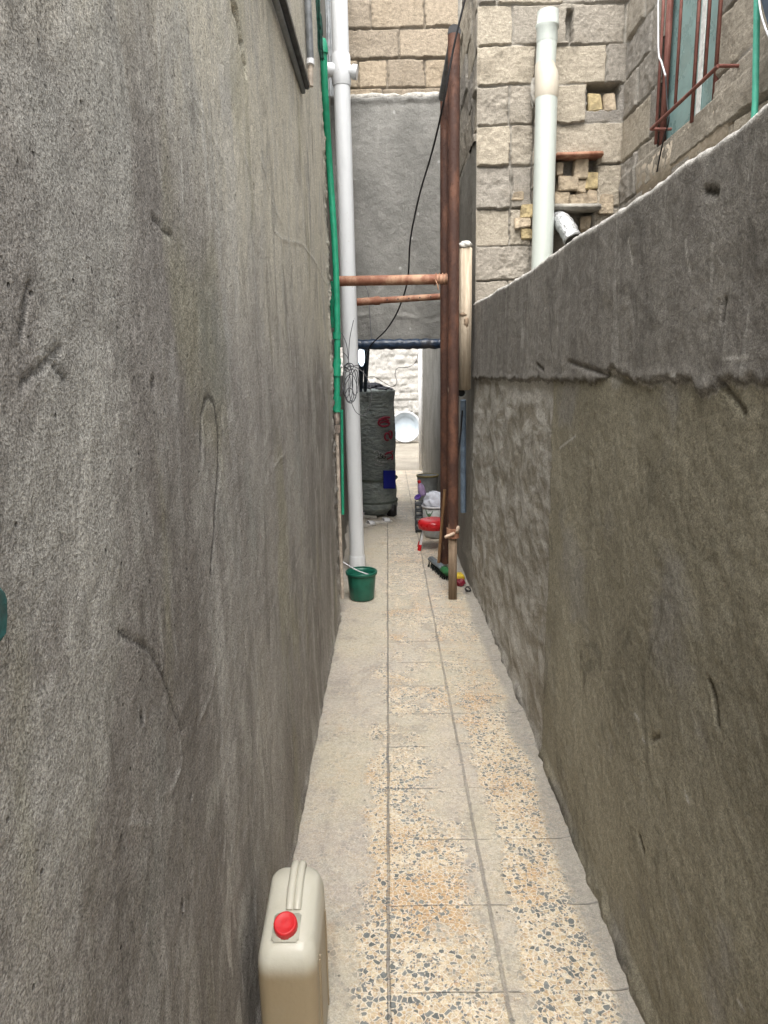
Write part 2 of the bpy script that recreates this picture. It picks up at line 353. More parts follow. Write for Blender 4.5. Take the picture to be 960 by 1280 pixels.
    g = n.noise(210, 3, .7); c = mul(n, c, n.ss(g, .3, .7, .76, 1.06)); c = mul(n, c, n.ss(n.noise(55, 4, .7), .3, .7, .86, 1.06))
    b = n.bump(g, .0015, .8); b = n.bump(cm, .0015, 1, b); b = n.bump(n.math('SUBTRACT', 1., jj), .004, 1, b); b = n.bump(c1, .01, .5, b)
    return n.fin(c, n.ss(cm, 0, 1, .42, .75), b, 0, .35)

M = {}
M['left'] = plaster_left(); M['right'] = plaster_right(); M['floor'] = floor_mat()
M['grey'] = plaster_plain('smooth grey cement render', (.175, .172, .16), (.25, .245, .228))
M['greydark'] = plaster_plain('rough grey passage render', (.18, .168, .145), (.25, .238, .21), .3)
M['block'] = block_mat('buff concrete blocks', (.27, .25, .222), (.385, .34, .27), (.30, .28, .245), (.15, .125, .09))
M['block2'] = block_mat('tan concrete blocks', (.29, .245, .19), (.37, .305, .225), (.23, .20, .16))
M['ledge'] = simple('cement ledge', (.34, .32, .28), .9, .3, 14, .006)
M['white_wall'] = block_mat('whitewashed rubble', (.37, .355, .33), (.45, .435, .405), (.37, .355, .325), (.23, .215, .19))
M['brick'] = simple('yellow brick', (.50, .40, .22), .9, .45, 18, .01, 50)
M['brick2'] = simple('buff broken brick', (.44, .36, .26), .9, .4, 18, .012, 50)
M['rust'] = rust_mat('rusty brown pipe'); M['rust2'] = rust_mat('orange rust', (.21, .085, .05), (.42, .25, .16), (.6, .5, .4), .3)
M['redframe'] = rust_mat('red oxide frame paint', (.17, .062, .048), (.26, .11, .085), (.42, .3, .24), .2)
M['wood'] = wood_mat('weathered timber', (.17, .125, .085), (.29, .215, .15)); M['batten'] = wood_mat('pale timber', (.33, .27, .20), (.48, .405, .31))
M['brownstick'] = wood_mat('brown stick', (.13, .07, .035), (.24, .14, .07))
M['pvc'] = pvc_mat('white pvc'); M['pvcg'] = pvc_mat('pale green white pvc', (.50, .54, .50)); M['pvcc'] = pvc_mat('cream pvc', (.56, .51, .42))
M['green'] = simple('green ppr plastic', (.02, .30, .165), .4, .2, 20, .0005); M['mint'] = simple('mint plastic', (.09, .46, .33), .4, .15)
M['darkgreen'] = simple('dark green netting', (.008, .06, .042), .8, .5, 60, .006)
M['beige'] = simple('dusty beige metal', (.46, .39, .32), .6, .35, 30); M['brass'] = simple('dull valve metal', (.50, .42, .36), .4, .4, 40, .001, 60, .5)
M['black'] = simple('black rubber', (.012, .012, .014), .5, .3); M['wire'] = simple('grey wire', (.10, .10, .11), .6, .3)
M['navy'] = simple('dark blue wrap', (.012, .03, .065), .35, .5, 25, .008, 25); M['steel'] = simple('grey steel', (.22, .23, .24), .5, .4, 20, .002, 60, .3)
M['foil'] = simple('crumpled foil duct', (.62, .63, .64), .38, .3, 30, .015, 40, .6)
M['teal'] = simple('teal painted glass', (.25, .39, .375), .3, .2, 8, .0015, 30); M['curtain'] = simple('white curtain', (.78, .78, .74), .8, .2, 40)
M['bucket'] = simple('dark green bucket plastic', (.012, .115, .075), .38, .25, 14, .001); M['whitep'] = simple('white plastic', (.58, .58, .59), .4, .12)
M['red'] = simple('red plastic', (.46, .012, .016), .3, .1, 20, .0006); M['cap'] = simple('red cap plastic', (.52, .014, .018), .42, .08, 40, .0008)
M['slate'] = simple('slate blue sheet', (.045, .065, .09), .6, .3, 12); M['bluegrey'] = simple('blue grey pipe', (.17, .23, .31), .45, .25)
M['slateg'] = simple('grey brush plastic', (.16, .19, .21), .5, .25); M['brgreen'] = simple('green bristles', (.02, .16, .05), .7, .4)
M['blackbr'] = simple('dark bristles', (.012, .018, .016), .9, .4, 60, .01, 90)
M['yellow'] = simple('yellow wrapper', (.75, .55, .05), .4, .2); M['maroon'] = simple('maroon wrapper', (.22, .012, .03), .35, .3)
M['lilac'] = simple('lilac bottle plastic', (.45, .33, .55), .35, .15); M['purple'] = simple('purple plastic', (.09, .04, .26), .35, .15)
M['greyp'] = simple('grey plastic', (.36, .37, .36), .5, .2); M['rim'] = simple('mustard rim', (.45, .36, .14), .5, .2); M['cloth'] = simple('white cloth', (.52, .54, .60), .8, .12, 12, .01, 14)
M['basin'] = simple('pale blue basin plastic', (.36, .41, .45), .35, .1, 8, .0008); M['basinrim'] = simple('white basin rim', (.5, .52, .54), .35, .08)
M['bluepatch'] = simple('royal blue sheet', (.012, .02, .26), .45, .15, 10); M['sandal'] = simple('pale sandal foam', (.55, .52, .47), .7, .3, 30)
M['court'] = plaster_plain('pale courtyard paving', (.235, .21, .175), (.285, .26, .215), .15, .6); M['earth'] = plaster_plain('packed yard earth', (.26, .23, .19), (.33, .30, .25), .1)
def wrap_mat():
    n = N('grey green tarpaulin wrap'); X, Y, Z = n.sep()
    f = n.noise(14, 5, .6, n.map((1, 1, 2.4))); g = n.noise(5, 4)
    c = n.mix(n.ss(f, .35, .65), (.19, .215, .21), (.30, .335, .31)); c = n.mix(n.ss(g, .5, .7, 0, .5), c, (.32, .335, .295)); c = n.mix(n.ss(n.noise(20, 4, .6, n.map((1, 1, 1), loc=(4, 4, 4))), .6, .7, 0, .4), c, (.20, .21, .20))
    return n.fin(c, .55, n.bump(f, .05, 1), 0, .4)
M['wrap'] = wrap_mat()
def can_mat():
    n = N('cloudy translucent jerrycan plastic'); X, Y, Z = n.sep()
    a = n.noise(10, 5, .6); st = n.noise(28, 4, .6, n.map((1, 1, .2)))
    c = n.mix(n.ss(Z, .285, .335), (.25, .195, .12), (.48, .46, .385))       # liquid showing through up to its level
    c = n.mix(n.ss(a, .5, .8, 0, .3), c, (.24, .21, .15)); c = n.mix(n.ss(st, .6, .75, 0, .25), c, (.40, .375, .32))
    n.fin(c, .36, n.bump(n.noise(45, 4), .0012), 0, .4); n.b.inputs['Subsurface Weight'].default_value = .12; n.b.inputs['Subsurface Radius'].default_value = (.02, .016, .01); return n.m
M['can'] = can_mat()
def lamp_mat():
    n = N('lit cool white bulb'); n.fin((.9, .93, 1.), .4); n.b.inputs['Emission Color'].default_value = (.72, .86, 1, 1); n.b.inputs['Emission Strength'].default_value = .9; return n.m
M['lamp'] = lamp_mat()

# ================================================================= SETTING
XL, XR, YB = -.34, .61, 4.8        # alley wall planes, front of the block house
YP = 6.2                            # front of the passage building
g_ = MB().add([(-150, -150, -.03), (150, -150, -.03), (150, 150, -.03), (-150, 150, -.03)], [(0, 1, 2, 3)])
tag(g_.build('ground', M['earth'], None, (0, 0, -.03)), 'packed earth ground around the alley and houses', 'ground', kind='structure')

def geo(a, b, k):
    n = int(math.log(b/a)/k)+1; return a*(b/a)**(np.arange(n+1)/n)
# --- tiled path
ys = np.concatenate([np.arange(-2.5, .9, .12), geo(.9, 11.45, .012)]); xs = np.arange(-.62, .70, .015)
U, V = np.meshgrid(xs, ys, indexing='ij')
zz = .006*fbm(U*2.2, V*1.4, 3)+.002*fbm(U*14, V*14, 4)
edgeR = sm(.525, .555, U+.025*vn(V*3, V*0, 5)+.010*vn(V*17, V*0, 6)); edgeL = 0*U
zz += .012*sm(.56, .63, U+.008*vn(V*9, V*0, 7))+.006*sm(-.29, -.36, U+.01*vn(V*9, V*0, 8))
cover = np.full(U.shape, .55)
def gb(x, y, sx, sy, a):
    global cover; cover = cover+a*np.exp(-((U-x)/sx)**2-((V-y)/sy)**2)
cover += .75*sm(-.02, -.20, U+.05*fbm(V*5, V*0, 77))                      # left strip: cement
cover -= .60*sm(2.85, 2.1, V)*sm(-.16, -.02, U)*sm(.36, .10, U)
gb(.12, 1.72, .13, .12, .30); gb(.2, 2.35, .09, .5, .6); gb(.16, 1.53, .14, .05, .45)
cover -= .68*sm(3.2, 2.5, V)*sm(.28, .40, U)*sm(.585, .52, U+.02*fbm(V*6, V*0, 78)); gb(.29, 2.2, .045, .9, .45); gb(.31, 1.55, .04, .5, .35); gb(.42, 1.98, .05, .05, .3)
gb(.40, 3.1, .12, .4, -.3); gb(.05, 3.3, .06, .25, -.35)
rc_ = np.random.default_rng(5).random((12, 90)); cover += (rc_[np.clip(np.floor((U+.022)/.301).astype(int)+3, 0, 11), np.clip(np.floor((V-1.476)/.295).astype(int)+20, 0, 89)]-.5)*.34*(U > -.02)
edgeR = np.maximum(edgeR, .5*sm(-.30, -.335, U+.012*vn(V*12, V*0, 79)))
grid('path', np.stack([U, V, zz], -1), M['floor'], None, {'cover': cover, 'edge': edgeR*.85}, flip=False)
path = bpy.data.objects['path']; b = path.location.copy(); path.data.transform(Matrix.Translation(b)); path.location = (0, 0, 0)
tag(path, 'narrow alley floor of terrazzo tiles smeared with grey cement', 'path', kind='structure')
# --- far court paving with a low step
xs = np.arange(-2.2, 2.2, .06); ys = np.arange(11.45, 16.6, .05); U, V = np.meshgrid(xs, ys, indexing='ij')
zz = .004*fbm(U*2, V*2, 9)-.012*np.exp(-((V-13.33-.05*vn(U*2, U*0, 3))/.035)**2)+.05*sm(13.3, 13.42, V)
cp = grid('courtyard_floor', np.stack([U, V, zz], -1), M['court']); tag(cp, 'bright pale courtyard paving beyond the passage', 'paving', kind='structure')

# --- long left wall
def lp(x, y, X=XL): p = P(x, y, X=X); return (p.y, p.z)
ysl = np.concatenate([np.arange(-2.5, .28, .07), geo(.28, 4.28, .0048)]); zs = np.arange(-.02, 3.76, .0062)
S, Z = np.meshgrid(ysl, zs, indexing='ij')
amp = sm(0, .02, Z)
h = sm(0, .3, Z+.1)*.010*fbm(S*1.6, Z*1.2, 20, 3)+(.3+.7*sm(0, .25, Z))*.0035*fbm(S*5+Z*1.5, Z*3, 21, 4)+.0018*fbm(S*34, Z*30, 22, 3)
# trowel ridges
rid = fbm(S*3.2+Z*1.3, Z*1.1-S*.4, 23, 4); h += .003*np.abs(rid)*-1+.003
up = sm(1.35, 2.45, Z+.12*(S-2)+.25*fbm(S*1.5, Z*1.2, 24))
mark = 0*S; lite = 0*S
d = polydist(S, Z, [lp(*q) for q in [(252, 560), (252, 520), (256, 500), (261, 496), (267, 505), (272, 540), (272, 600), (266, 680), (263, 718)]])
mark = np.maximum(mark, .72*sm(.0085, .003, d+.002*vn(S*60, Z*60, 44))); h -= .003*sm(.008, .001, d)
for q in [[(30, 480), (52, 462), (78, 433)], [(70, 458), (84, 476)], [(38, 358), (30, 420)], [(150, 790), (185, 812), (205, 850), (228, 915)], [(190, 272), (214, 296)]]:
    d = polydist(S, Z, [lp(*a) for a in q]); mark = np.maximum(mark, .5*sm(.004, .0015, d)); h -= .004*sm(.006, .001, d)
for q in [[(165, 1028), (190, 1030)], [(215, 985), (228, 950), (224, 928)], [(345, 290), (352, 298), (375, 305), (395, 330), (408, 356)], [(322, 190), (335, 225), (345, 262), (352, 275)], [(340, 585), (355, 568)], [(250, 900), (262, 870), (268, 830)], [(278, 1080), (283, 1020)],
          [(240, 120), (256, 150)], [(260, 160), (280, 200)], [(300, 180), (318, 228)], [(215, 60), (245, 150)]]:
    d = polydist(S, Z, [lp(*a) for a in q]); d = d+.006*np.abs(fbm(S*60, Z*60, 30)); lite = np.maximum(lite, .5*sm(.007, .002, d)*(vn(S*25, Z*25, 43) > -.35)); h += .002*sm(.01, .002, d)
# gouge near the top and base dirt
for q, wd in ([[(290, 0), (297, 20), (300, 50), (306, 80)], .030], [[(286, -60), (290, 0)], .02]):
    d = polydist(S, Z, [lp(*a) for a in q])+.02*fbm(S*22, Z*22, 31); h -= .030*sm(wd, wd*.35, d); mark = np.maximum(mark, .6*sm(wd*.8, wd*.4, d))
for (x, y, s) in [(238, 995, .006), (190, 480, .01), (300, 396, .005), (178, 895, .008), (227, 1133, .009), (320, 410, .004), (282, 420, .004), (390, 240, .02), (391, 215, .016)]:
    cy, cz = lp(x, y); d = np.hypot(S-cy, (Z-cz)*.6)+.004*fbm(S*90, Z*90, 32); h -= .006*sm(s, s*.3, d); mark = np.maximum(mark, .6*sm(s, s*.5, d))
tx = lp(0, 770)
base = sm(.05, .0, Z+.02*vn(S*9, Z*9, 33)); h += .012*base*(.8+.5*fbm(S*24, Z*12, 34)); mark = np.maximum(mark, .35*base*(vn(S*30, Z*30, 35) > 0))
# pale scoured streaks
stx = fbm(S*5.5, Z*.55, 36, 3); lite = np.maximum(lite, .35*sm(.35, .55, stx)*sm(.2, .6, S))
# ragged free end
rag = sm(4.0, 4.28, S); h += rag*.014*fbm(S*26, Z*26, 37)*1.6; mark = np.maximum(mark, .25*sm(4.18, 4.27, S)*(vn(S*50, Z*26, 38) > .1)*(Z < 2.6)); lite = np.maximum(lite, .45*sm(4.12, 4.26, S)*(vn(S*30, Z*18, 39) > .15)*(Z < 2.5))
Yw = S+rag*(.045*fbm(Z*5, Z*0, 40, 4)+.02*fbm(Z*23, Z*0, 41, 2)-.03)
face = np.stack([XL+h*amp, Yw, Z], -1)
def ext(rows, A, dx, dy=0, dz=0):   # append strips offset from the last column/row
    return rows
endst = []; last = face[-1]
for k, dx in enumerate((.012, .03, .055, .085, .5)):
    e = last.copy(); e[:, 0] -= dx; e[:, 1] += .010*fbm(e[:, 2]*18+k, e[:, 2]*0+k*3, 42) if k < 4 else 0; endst.append(e)
face = np.concatenate([face, np.stack(endst)], 0)
up_ = np.concatenate([up, np.repeat(up[-1:], 5, 0)]); mark_ = np.concatenate([mark, np.repeat(mark[-1:]+.12, 5, 0)]); lite_ = np.concatenate([lite, np.repeat(lite[-1:], 5, 0)])
top = face[:, -1:, :].repeat(3, 1).copy(); top[:, 0, 0] -= .03; top[:, 0, 2] += .012; top[:, 1, 0] -= .6; top[:, 1, 2] += .01; top[:, 2, 0] -= .6; top[:, 2, 2] = 0
face = np.concatenate([face, top], 1)
ex = lambda a: np.concatenate([a, np.repeat(a[:, -1:], 3, 1)], 1)
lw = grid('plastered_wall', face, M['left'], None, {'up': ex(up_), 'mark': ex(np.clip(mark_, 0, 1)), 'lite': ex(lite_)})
tag(lw, 'tall sandy grey rendered wall filling the left side of the alley', 'wall')
# teal paint spot at the frame edge
p = P(-3, 768, X=XL+.012)
tb = MB(); tb.add([(XL+.013, p.y+.013*math.cos(a)*(1+.2*math.sin(3*a)), p.z+.024*math.sin(a)*(1+.15*math.cos(2*a))) for a in np.linspace(0, 2*math.pi, 20, endpoint=False)]+[(XL+.009, p.y+.020*math.cos(a), p.z+.026*math.sin(a)) for a in np.linspace(0, 2*math.pi, 20, endpoint=False)],
               [tuple(range(20))]+[(i, (i+1) % 20, (i+1) % 20+20, i+20) for i in range(20)])
o = tb.build('paint_spot', simple('teal paint', (.02, .10, .095), .8, .5, 60), lw)

# --- low right wall
ysr = np.concatenate([np.arange(-2.5, .85, .08), geo(.85, 4.82, .0048)]); zs = np.arange(-.02, 1.955, .0062)
S, Z = np.meshgrid(ysr, zs, indexing='ij')
line = 1.532+.010*fbm(S*4, S*0, 50, 3)+.010*fbm(S*14, S*0+3, 51, 3)+.010*fbm(S*38, S*0+3, 49, 2)+.03*np.exp(-((S-1.86)/.07)**2)
line -= .022*np.exp(-((S-1.33)/.05)**2)
upr = Z-line; patch = S-(2.545-.02*(Z-.9)+.006*fbm(Z*9, Z*0, 52, 3))
um = sm(-.003, .003, upr+.006*fbm(S*30, Z*30, 53)); pm = sm(-.008, .008, patch)
h = sm(0, .4, Z)*.012*fbm(S*1.7, Z*1.3, 54, 3)+(.4+.6*sm(0, .25, Z))*.003*fbm(S*6, Z*4, 55, 4)+.0016*fbm(S*36, Z*36, 56, 2)
h += um*(.006+.002*fbm(S*9, Z*9, 57))+.0015*np.exp(-((upr-.012)/.012)**2)-(1-um)*pm*.009+(1-um)*pm*.008*fbm(S*6+Z*5, Z*6-S*3, 58, 4)
lip = np.exp(-(patch/.010)**2)*(1-um); h += lip*.004*(vn(Z*11, S*0, 59) > -.2)
lite = 0*S; mark = .55*np.exp(-((patch-.004)/.006)**2)*(1-um)
lp2 = .11+.03*fbm(S*7, S*0, 60, 3); below = -upr
lite = np.maximum(lite, .8*(1-um)*sm(lp2-.0, lp2-.02, below+.02*fbm(S*20, Z*12, 61))*sm(2.56, 2.62, S)*sm(3.75, 3.45, S+.1*fbm(Z*12, S*0, 62)))
lite = np.maximum(lite, .5*(1-um)*sm(.05, .02, np.hypot((S-1.86)*.7, Z-1.545))); lite = np.maximum(lite, .6*(1-um)*sm(.014, .006, below)*(vn(S*8, S*0, 48) > -.1))
def rp(x, y): p = P(x, y, X=XR); return (p.y, p.z)
for q, a_ in [([(885, 238), (900, 242)], .9), ([(672, 455), (680, 462)], .8), ([(905, 398), (908, 375)], .7), ([(883, 850), (890, 868), (895, 905)], .6), ([(800, 1045), (806, 1062)], .7), ([(812, 925), (822, 920)], 0.3), ([(900, 478), (930, 515)], .5), ([(715, 452), (745, 463), (790, 480)], .3)]:
    d = polydist(S, Z, [rp(*a) for a in q])+.003*fbm(S*60, Z*60, 63); mark = np.maximum(mark, a_*sm(.008, .002, d)); h -= .006*sm(.011, .002, d)
for q in [[(908, 448), (938, 448)], [(792, 892), (797, 900)], [(802, 923), (805, 930)], [(855, 990), (860, 1003)], [(925, 1250), (932, 1262)], [(700, 560), (720, 545)], [(862, 300), (867, 340)], [(838, 470), (848, 468)], [(790, 300), (795, 330)], [(640, 900), (620, 820), (605, 770)], [(672, 560), (690, 570)]]:
    d = polydist(S, Z, [rp(*a) for a in q])+.005*np.abs(fbm(S*60, Z*60, 64)); lite = np.maximum(lite, .7*sm(.007, .002, d))
# diagonal ridge drags in the grey patch
dr = fbm(S*2.2+Z*3.0, Z*9-S*6.5, 65, 3); lite = np.maximum(lite, pm*(1-um)*.5*sm(.30, .5, dr)); h += pm*(1-um)*.004*dr
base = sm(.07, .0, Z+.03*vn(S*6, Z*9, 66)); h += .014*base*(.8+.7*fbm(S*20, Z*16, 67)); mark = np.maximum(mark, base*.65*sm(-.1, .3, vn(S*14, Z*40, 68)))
zt = Z+sm(1.8, 1.95, Z)*(.006*fbm(S*3, S*0, 69, 4)+.006*fbm(S*22, S*0, 70, 2)+.02*sm(1.8, 2.6, S)+.05*sm(2.8, 4.8, S)); h += .014*sm(4.3, 4.8, S)
lite = np.maximum(lite, .65*sm(1.942, 1.950, Z+.004*vn(S*30, S*0, 71)))
face = np.stack([XR-h, S, zt], -1)
ov = [(.008, .010), (.03, .016), (.09, .02), (.16, .018), (.20, -.01), (.20, -1.97)]
st = []
for k, (dx, dz) in enumerate(ov):
    e = face[:, -1, :].copy(); e[:, 0] += dx; e[:, 2] += dz+(.004*fbm(S[:, 0]*25, S[:, 0]*0+k*7, 72) if k < 4 else 0); st.append(e)
face = np.concatenate([face, np.stack(st, 1)], 1)
ex = lambda a, v=None: np.concatenate([a, np.repeat(a[:, -1:] if v is None else a[:, -1:]*0+v, 6, 1)], 1)
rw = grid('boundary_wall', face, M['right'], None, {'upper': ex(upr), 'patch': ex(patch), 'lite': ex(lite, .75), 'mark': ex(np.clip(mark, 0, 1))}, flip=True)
tag(rw, 'low dark rendered wall along the right with thicker upper coat and ragged seam', 'wall')

# ---------------------------------------------------------------- masonry height fields
def masonry(name, mat, parent, u0, u1, v0, v1, res, rows, fn, niches=(), rough=.004, jd=.02, seed=0, mess=.5, flip=False, hole=None, fade=(True, True), jw=.011, extra=None):
    us = np.arange(u0, u1+res*.5, res); us[-1] = u1; vs_ = np.arange(v0, v1+res*.5, res)
    U, V = np.meshgrid(us, vs_, indexing='ij')
    Vw = V+.009*fbm(U*6, V*6, seed, 3)+.004*fbm(U*30, V*30, seed+1, 2); Uw = U+.009*fbm(U*7+9, V*7, seed+2, 3)+.004*fbm(U*30, V*30, seed+3, 2)
    d = np.full(U.shape, 9.); tint = np.zeros(U.shape); off = np.zeros(U.shape); rg = np.zeros(U.shape)
    r_ = np.random.default_rng(seed+5)
    for (a, b, js) in rows:
        inr = (Vw >= a) & (Vw < b); dv = np.minimum(Vw-a, b-Vw); jj = [-99]+list(js)+[99]
        for p0, p1 in zip(jj[:-1], jj[1:]):
            t, o_, q, ta, tb_ = r_.random(), r_.normal()*.006, r_.random()**2, r_.normal()*.03, r_.normal()*.03
            k = inr & (Uw >= p0) & (Uw < p1)
            if not k.any(): continue
            d[k] = np.minimum(dv, np.minimum(Uw-p0, p1-Uw))[k]; tint[k] = t
            cu, cv = U[k].mean(), V[k].mean(); off[k] = o_+ta*(U[k]-cu)+tb_*(V[k]-cv); rg[k] = q
    fill = sm(-.1, .35, fbm(U*3.5, V*5, seed+7, 3))*mess
    wd = jw*(1+.9*fbm(U*6, V*6, seed+8, 3)); j = 1-sm(wd*.55, wd*.95, d)
    h = (1-j)*off-j*jd*(1-fill*.92)*(1+.8*fbm(U*5, V*5, seed+9, 3))+.002*(1-j)
    h += (rough*.5+rough*2.0*rg)*fbm(U*16, V*16, seed+10, 4)+.3*rough*fbm(U*60, V*60, seed+11, 2)+j*fill*.006*fbm(U*26, V*26, seed+12, 3)
    h += sm(.35, .6, fbm(U*2.2, V*4.0, seed+13, 3))*.007*fbm(U*24, V*24, seed+14, 3)*2
    for (a, b, c, e, dp) in niches:
        q = np.minimum(np.minimum(U-a, b-U), np.minimum(V-c, e-V))+.010*fbm(U*25, V*25, seed+15, 3); k = sm(-.004, .008, q); h = h*(1-k)-dp*k+k*.01*fbm(U*18, V*18, seed+16, 3); j = np.maximum(j, k)
    if extra is not None: h = h+extra(U, V)
    f = np.ones(U.shape)
    if fade[0]: f *= sm(u0, u0+.02, U)
    if fade[1]: f *= sm(u1, u1-.02, U)
    h *= f
    P3 = fn(U, V, h)
    o = grid(name, P3, mat, parent, {'tint': tint, 'joint': j}, flip=flip)
    if hole is not None:
        import bmesh
        bm = bmesh.new(); bm.from_mesh(o.data)
        off_ = np.array(o.parent.location) if o.parent else np.array(o.location)
        dl = [v for v in bm.verts if hole(*(np.array(v.co)+off_))]; bmesh.ops.delete(bm, geom=dl, context='VERTS'); bm.to_mesh(o.data); bm.free()
    return o
def runrows(v0, v1, hgt, u0, u1, seed, L=.40):
    r_ = random.Random(seed); rows = []; v = v0; k = 0
    while v < v1:
        js = []; u = u0+(k % 2)*L/2-L+r_.uniform(-.05, .05)
        while u < u1+L: js.append(u); u += L*r_.choice([1, 1, 1, .5, .72])+r_.uniform(-.02, .02)
        rows.append((v, v+hgt, js)); v += hgt; k += 1
    return rows

# --- block house on the right
hs_ = thing('block_house', (1.55, YB, 0), 'raw buff concrete block house rising behind the low right wall', 'house')
fx = lambda px: .605+(px-597)*.00516
zc = [1.72, 1.95, 2.18, 2.40, 2.63, 2.89, 3.14, 3.37, 3.60, 3.83, 4.06, 4.30]
fr_ = [(-.1, zc[0], [.9, 1.3]), (zc[0], zc[1], [.8, 1.2]), (zc[1], zc[2], [fx(640), fx(720)]), (zc[2], zc[3], [fx(668), fx(750)]), (zc[3], zc[4], [fx(640), fx(668), fx(748)]), (zc[4], zc[5], [fx(641), fx(668), fx(747)]),
       (zc[5], zc[6], [fx(640), fx(668)]), (zc[6], zc[7], [fx(638), fx(668), fx(733)]), (zc[7], zc[8], [fx(669), fx(756)]), (zc[8], zc[9], [fx(640), fx(711), fx(777)]), (zc[9], zc[10], [fx(620), fx(700)]), (zc[10], zc[11], [fx(660), fx(740)])]
def fz(px, py): p = P(px, py, Y=YB); return p.x, p.z
nl = lambda x0, y0, x1, y1, dp: (fz(x0, y0)[0], fz(x1, y0)[0], fz(x0, y1)[1], fz(x0, y0)[1], dp)
niches = [nl(735, 103, 776, 137, .13), nl(694, 196, 748, 258, .11), nl(692, 264, 742, 318, .15), nl(709, 12, 717, 50, .07)]
masonry('masonry_wall', M['block'], hs_, .605, 1.555, 0, 4.30, .0055, fr_, lambda U, V, h: np.stack([U, YB-h, V], -1), niches, .0045, .022, 100, .6, jw=.0085)
# side wing (faces the alley)
def sy(px, py): p = P(px, py, X=1.55); return p.y, p.z
wy1, _ = sy(827, 100); wy0, _ = sy(897, 60); _, wz0 = sy(829, 178); wz0b = sy(893, 125)[1]; wz1 = 3.75
wz0 = (wz0+wz0b)/2
print('window', wy0, wy1, wz0)
sr = [(a, b, js) for (a, b, js) in zip([-.1]+zc[:-1], zc, [[2.3, 2.9, 3.5, 4.1], [2.1, 2.6, 3.2, 3.9, 4.4], [2.3, 2.9, 3.3, 4.15], [2.1, 2.75, 3.6, 4.3], [2.2, 2.7, 3.25, 3.7, 4.35], [2.0, 2.45, 2.85, 3.95, 4.5], [2.2, 2.6, 2.9, 4.0, 4.33], [2.0, 2.4, 2.8, 4.05, 4.55], [2.2, 2.62, 2.9, 3.98, 4.38], [2.0, 2.42, 2.82, 4.1, 4.5], [2.2, 2.7, 3.1, 3.7, 4.4], [2.1, 2.6, 3.3, 3.9]])]
masonry('masonry_wall', M['block'], hs_, 1.2, YB, 0, 4.30, .0075, sr, lambda U, V, h: np.stack([1.55-h, U, V], -1), (), .0045, .022, 140, .6, jw=.0095, flip=True,
        hole=lambda x, y, z: wy0+.005 < y < wy1-.005 and wz0+.005 < z < wz1, extra=lambda U, V: .01*sm(wz0-.25, wz0-.24, V)*sm(wz0, wz0-.01, V))
# wall return along the alley, plastered below and bare block above
rr = runrows(3.1, 4.5, .235, 4.6, 6.3, 5)
def retx(U, V): return -.0*U
masonry('return_wall', M['block'], hs_, YB, YP+.02, 3.05, 4.30, .010, [(0, 3.1, [])]+rr, lambda U, V, h: np.stack([.605-h, U, V], -1), (), .006, .02, 160, .8, flip=True)
ysv = np.arange(YB, YP+.03, .012); zs = np.arange(-.02, 3.11, .014); S, Z = np.meshgrid(ysv, zs, indexing='ij')
h = .006*fbm(S*3, Z*3, 80, 4)+.002*fbm(S*30, Z*30, 81, 2); h += .012*sm(3.10+.05*fbm(S*6, S*0, 82), 3.04, Z)
h = h*sm(YB, YB+.12, S)-.002; grid('rendered_wall', np.stack([.603-h, S, Z], -1), M['greydark'], hs_, flip=True)
# house body (keeps the light out)
bd = MB(); bd.box((2.4, 5.6, 2.14), (3.3, 1.18, 4.28)); bd.box((2.85, 3.0, 2.13), (2.3, 3.62, 4.26))
bd.box((.9, 5.55, 2.13), (.5, 1.1, 4.26))
bd.build('core_wall', M['ledge'], hs_)
# window
win = MB()
XF = 1.565
yy0, yy1, z0, z1 = wy0+.0, wy1+.0, wz0, wz1
for yv in (yy1-.02, yy0+.015): win.box((XF, yv, (z0+z1)/2), (.028, .03, z1-z0), bev=.003)
win.box((XF, (yy0+yy1)/2, z1-.02), (.049, yy1-yy0, .035)); 
wo_ = win.build('window', M['redframe'], hs_)
def yat(px, X): return P(px, 90, X=X).y
pn = MB(); pn.box((1.597, (yy0+yy1)/2, (z0+z1)/2), (.008, yy1-yy0, z1-z0)); pn.build('pane', M['teal'], wo_)
ct = MB(); yc = yat(875.5, 1.588); ct.box((1.588, yc, (z0+z1)/2), (.006, .045, z1-z0-.01)); ct.build('curtain', M['curtain'], wo_)
gr = MB()
for px, wd, lowpy in ((824.5, .020, 176), (846.5, .016, 128), (868.5, .022, 150), (881.5, .016, 98), (895, .018, 82)):
    y_ = yat(px, 1.50); zb = P(px, lowpy, X=1.50).z; gr.box((1.50, y_, (zb+3.78)/2), (.012, wd, 3.78-zb), bev=.002)
a = P(814, 161, X=1.46); b_ = P(898, 83, X=1.46); zz_ = (a.z+b_.z)/2
gr.tube([(1.46, a.y, zz_), (1.46, b_.y, zz_)], .009, 8); gr.tube([(1.46, a.y, zz_), (1.57, a.y, zz_-.002)], .008, 8); gr.tube([(1.46, b_.y, zz_), (1.57, b_.y, zz_-.002)], .008, 8)
gr.build('grille', M['redframe'], wo_)
# window sill: cement band
sl = MB(); sl.box((1.553, (yy0+yy1)/2+.05, wz0-.13), (.03, yy1-yy0+.5, .215), bev=.012, jit=.006); sl.build('sill', simple('tan cement sill', (.47, .40, .31), .9, .25, 9, .01, 50), wo_)
